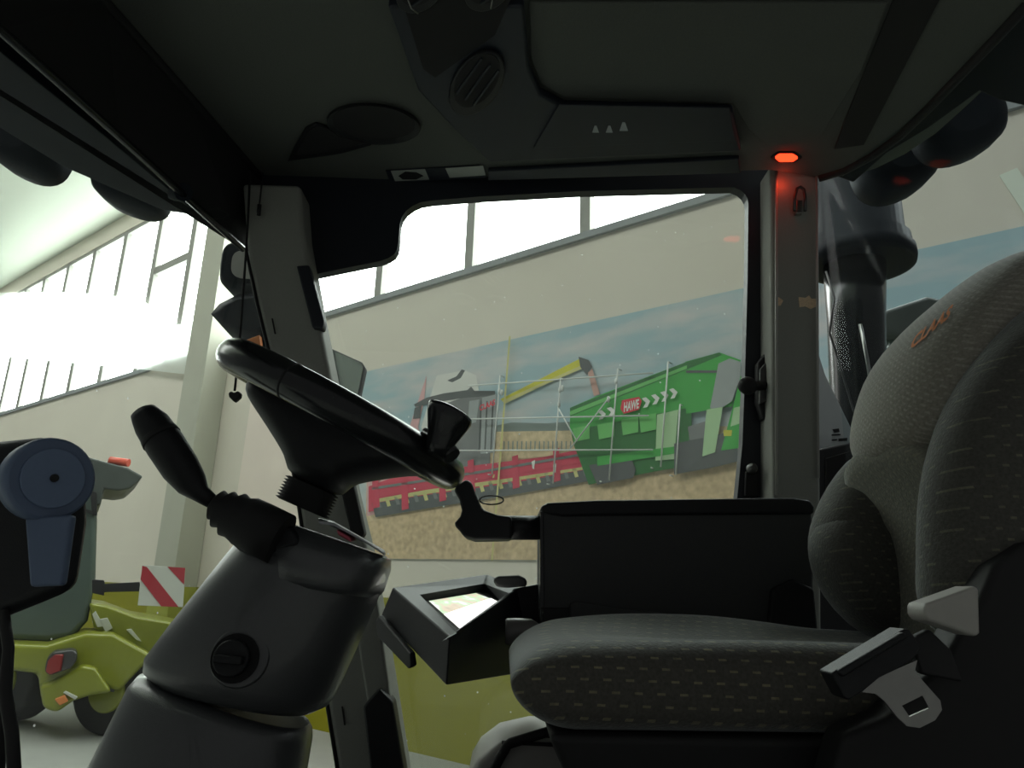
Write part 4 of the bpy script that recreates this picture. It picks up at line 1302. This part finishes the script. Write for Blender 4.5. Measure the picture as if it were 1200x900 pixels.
# padded pieces of the backrest
pillow('side_bolster', [(954, 640), (956, 612), (970, 576), (990, 545), (1008, 526), (1030, 540), (1060, 575), (1080, 615), (1086, 660), (1090, 740), (1070, 760), (1040, 758), (1005, 740), (972, 702), (958, 668)], 1.19, 0.085, 'fabric_back', seat)
pillow('centre_panel', [(1000, 530), (1040, 500), (1100, 500), (1120, 560), (1118, 660), (1110, 760), (1085, 770), (1080, 690), (1072, 620), (1040, 560)], 1.04, 0.13, 'fabric_centre_lit', seat)
pillow('lumbar_pad', [(955, 640), (958, 615), (972, 602), (995, 598), (1025, 604), (1046, 622), (1055, 655), (1064, 705), (1072, 752), (1040, 757), (1006, 738), (974, 700), (960, 668)], 1.178, 0.083, 'fabric_back', seat)
pad = pillow('upper_pad', [(1015, 522), (1017, 488), (1028, 446), (1042, 412), (1072, 376), (1108, 345), (1146, 315), (1175, 306), (1225, 302), (1270, 315), (1290, 400), (1250, 520), (1180, 560), (1110, 545), (1085, 548), (1050, 549), (1024, 540)], 1.02, 0.15, 'fabric_pad_lit', seat, centre=(1140, 440))
pillow('side_bolster', [(1084, 590), (1084, 650), (1082, 705), (1092, 742), (1150, 775), (1240, 780), (1330, 720), (1370, 560), (1370, 420), (1330, 345), (1270, 322), (1215, 346), (1168, 392), (1130, 440), (1106, 490), (1092, 540)], 0.86, 0.075, 'fabric_back', seat, centre=(1220, 560))
# seat base
prism('seat_pan', [(0.05, 0.84, H - 0.150), (0.62, 0.84, H - 0.140), (0.60, 0.86, H - 0.25), (0.10, 0.86, H - 0.25)], (0, 0.40, 0), 'rubber', seat, 0.01)
prism('suspension', [(0.10, 0.90, H - 0.25), (0.58, 0.90, H - 0.25), (0.60, 0.90, ZF + 0.002), (0.08, 0.90, ZF + 0.002)], (0, 0.32, 0), 'rubber', seat, 0.01)
prism('side_cover', pp([(1108, 770), (1150, 700), (1166, 662), (1200, 636), (1290, 620), (1290, 960), (960, 960), (990, 860), (1040, 840)], 0.775), (0, 0.05, 0), 'rubber', seat, 0.008)
rl = prism('recline_lever', pp([(1083, 711), (1086, 707), (1142, 687), (1148, 688), (1149.5, 742), (1146, 747), (1090, 728), (1085, 724)], 0.735), (0, 0.035, 0), 'light_grey_plastic', seat, 0.004, 3)
# lettering on the pad
bpy.context.view_layer.update()
dg = bpy.context.evaluated_depsgraph_get()
bvh = BVHTree.FromObject(pad, dg)
pm_ = pad.matrix_world
pinv = pm_.inverted()


def on_pad(v):
    d = (v - CAM).normalized()
    o_ = pinv @ CAM
    h, nrm, _, _ = bvh.ray_cast(o_, (pinv.to_3x3() @ d).normalized())
    if h is None:
        return v
    return pm_ @ h + (pm_.to_3x3() @ nrm) * 0.0015


text_mesh('lettering', 'CLAAS', [P(1066, 412, 1.0), P(1112, 374, 1.0), P(1119, 356, 1.0), P(1073, 394, 1.0)], 'thread_orange', pad, surf=on_pad)

# seat belt tongue
bt = E('seat_belt', 'metal seat belt tongue in a black plastic holder beside the seat', 'seat belt', P(1040, 800, 0.74))
prism('holder', pp([(974, 789), (1060, 737), (1066, 737), (1081, 760), (1072, 772), (996, 821), (990, 819)], 0.735), (0, 0.03, 0), 'black_plastic', bt, 0.006, 3)
prism('holder_ridge', pp([(982, 786), (1060, 740), (1066, 747), (988, 795)], 0.728), (0, 0.01, 0), 'black_plastic', bt, 0.003)
prism('strap', pp([(1072, 746), (1090, 737), (1116, 762), (1130, 800), (1080, 790), (1074, 770)], 0.755), (0, 0.012, 0), 'belt', bt, 0.003)
out = [(1010, 811), (1030, 794), (1053, 783), (1075, 773.5), (1072, 787), (1086, 803), (1102, 821), (1104, 832), (1096, 844), (1078, 853), (1063, 851), (1052, 841), (1036, 821), (1026, 813)]
hole = [(1057, 827), (1081, 815), (1089, 830), (1066, 840)]
Yt = 0.735
nO = len(out)
bm = bmesh.new()
dyv = Vector((0.0, 0.003, 0))
vo = [bm.verts.new(P(x, y, Yt)) for x, y in out]
vh = [bm.verts.new(P(x, y, Yt)) for x, y in hole]
ed = [bm.edges.new((vo[i], vo[(i + 1) % nO])) for i in range(nO)] + [bm.edges.new((vh[i], vh[(i + 1) % 4])) for i in range(4)]
bmesh.ops.triangle_fill(bm, use_beauty=True, use_dissolve=False, edges=ed)
r_ = bmesh.ops.extrude_face_region(bm, geom=bm.faces[:])
bmesh.ops.translate(bm, vec=dyv, verts=[g_ for g_ in r_['geom'] if isinstance(g_, bmesh.types.BMVert)])
bm.verts.ensure_lookup_table()
bm.verts.index_update()
vs = [v.co.copy() for v in bm.verts]
fs = [[v.index for v in f_.verts] for f_ in bm.faces]
bm.free()
mesh('tongue', vs, fs, 'metal', bt)
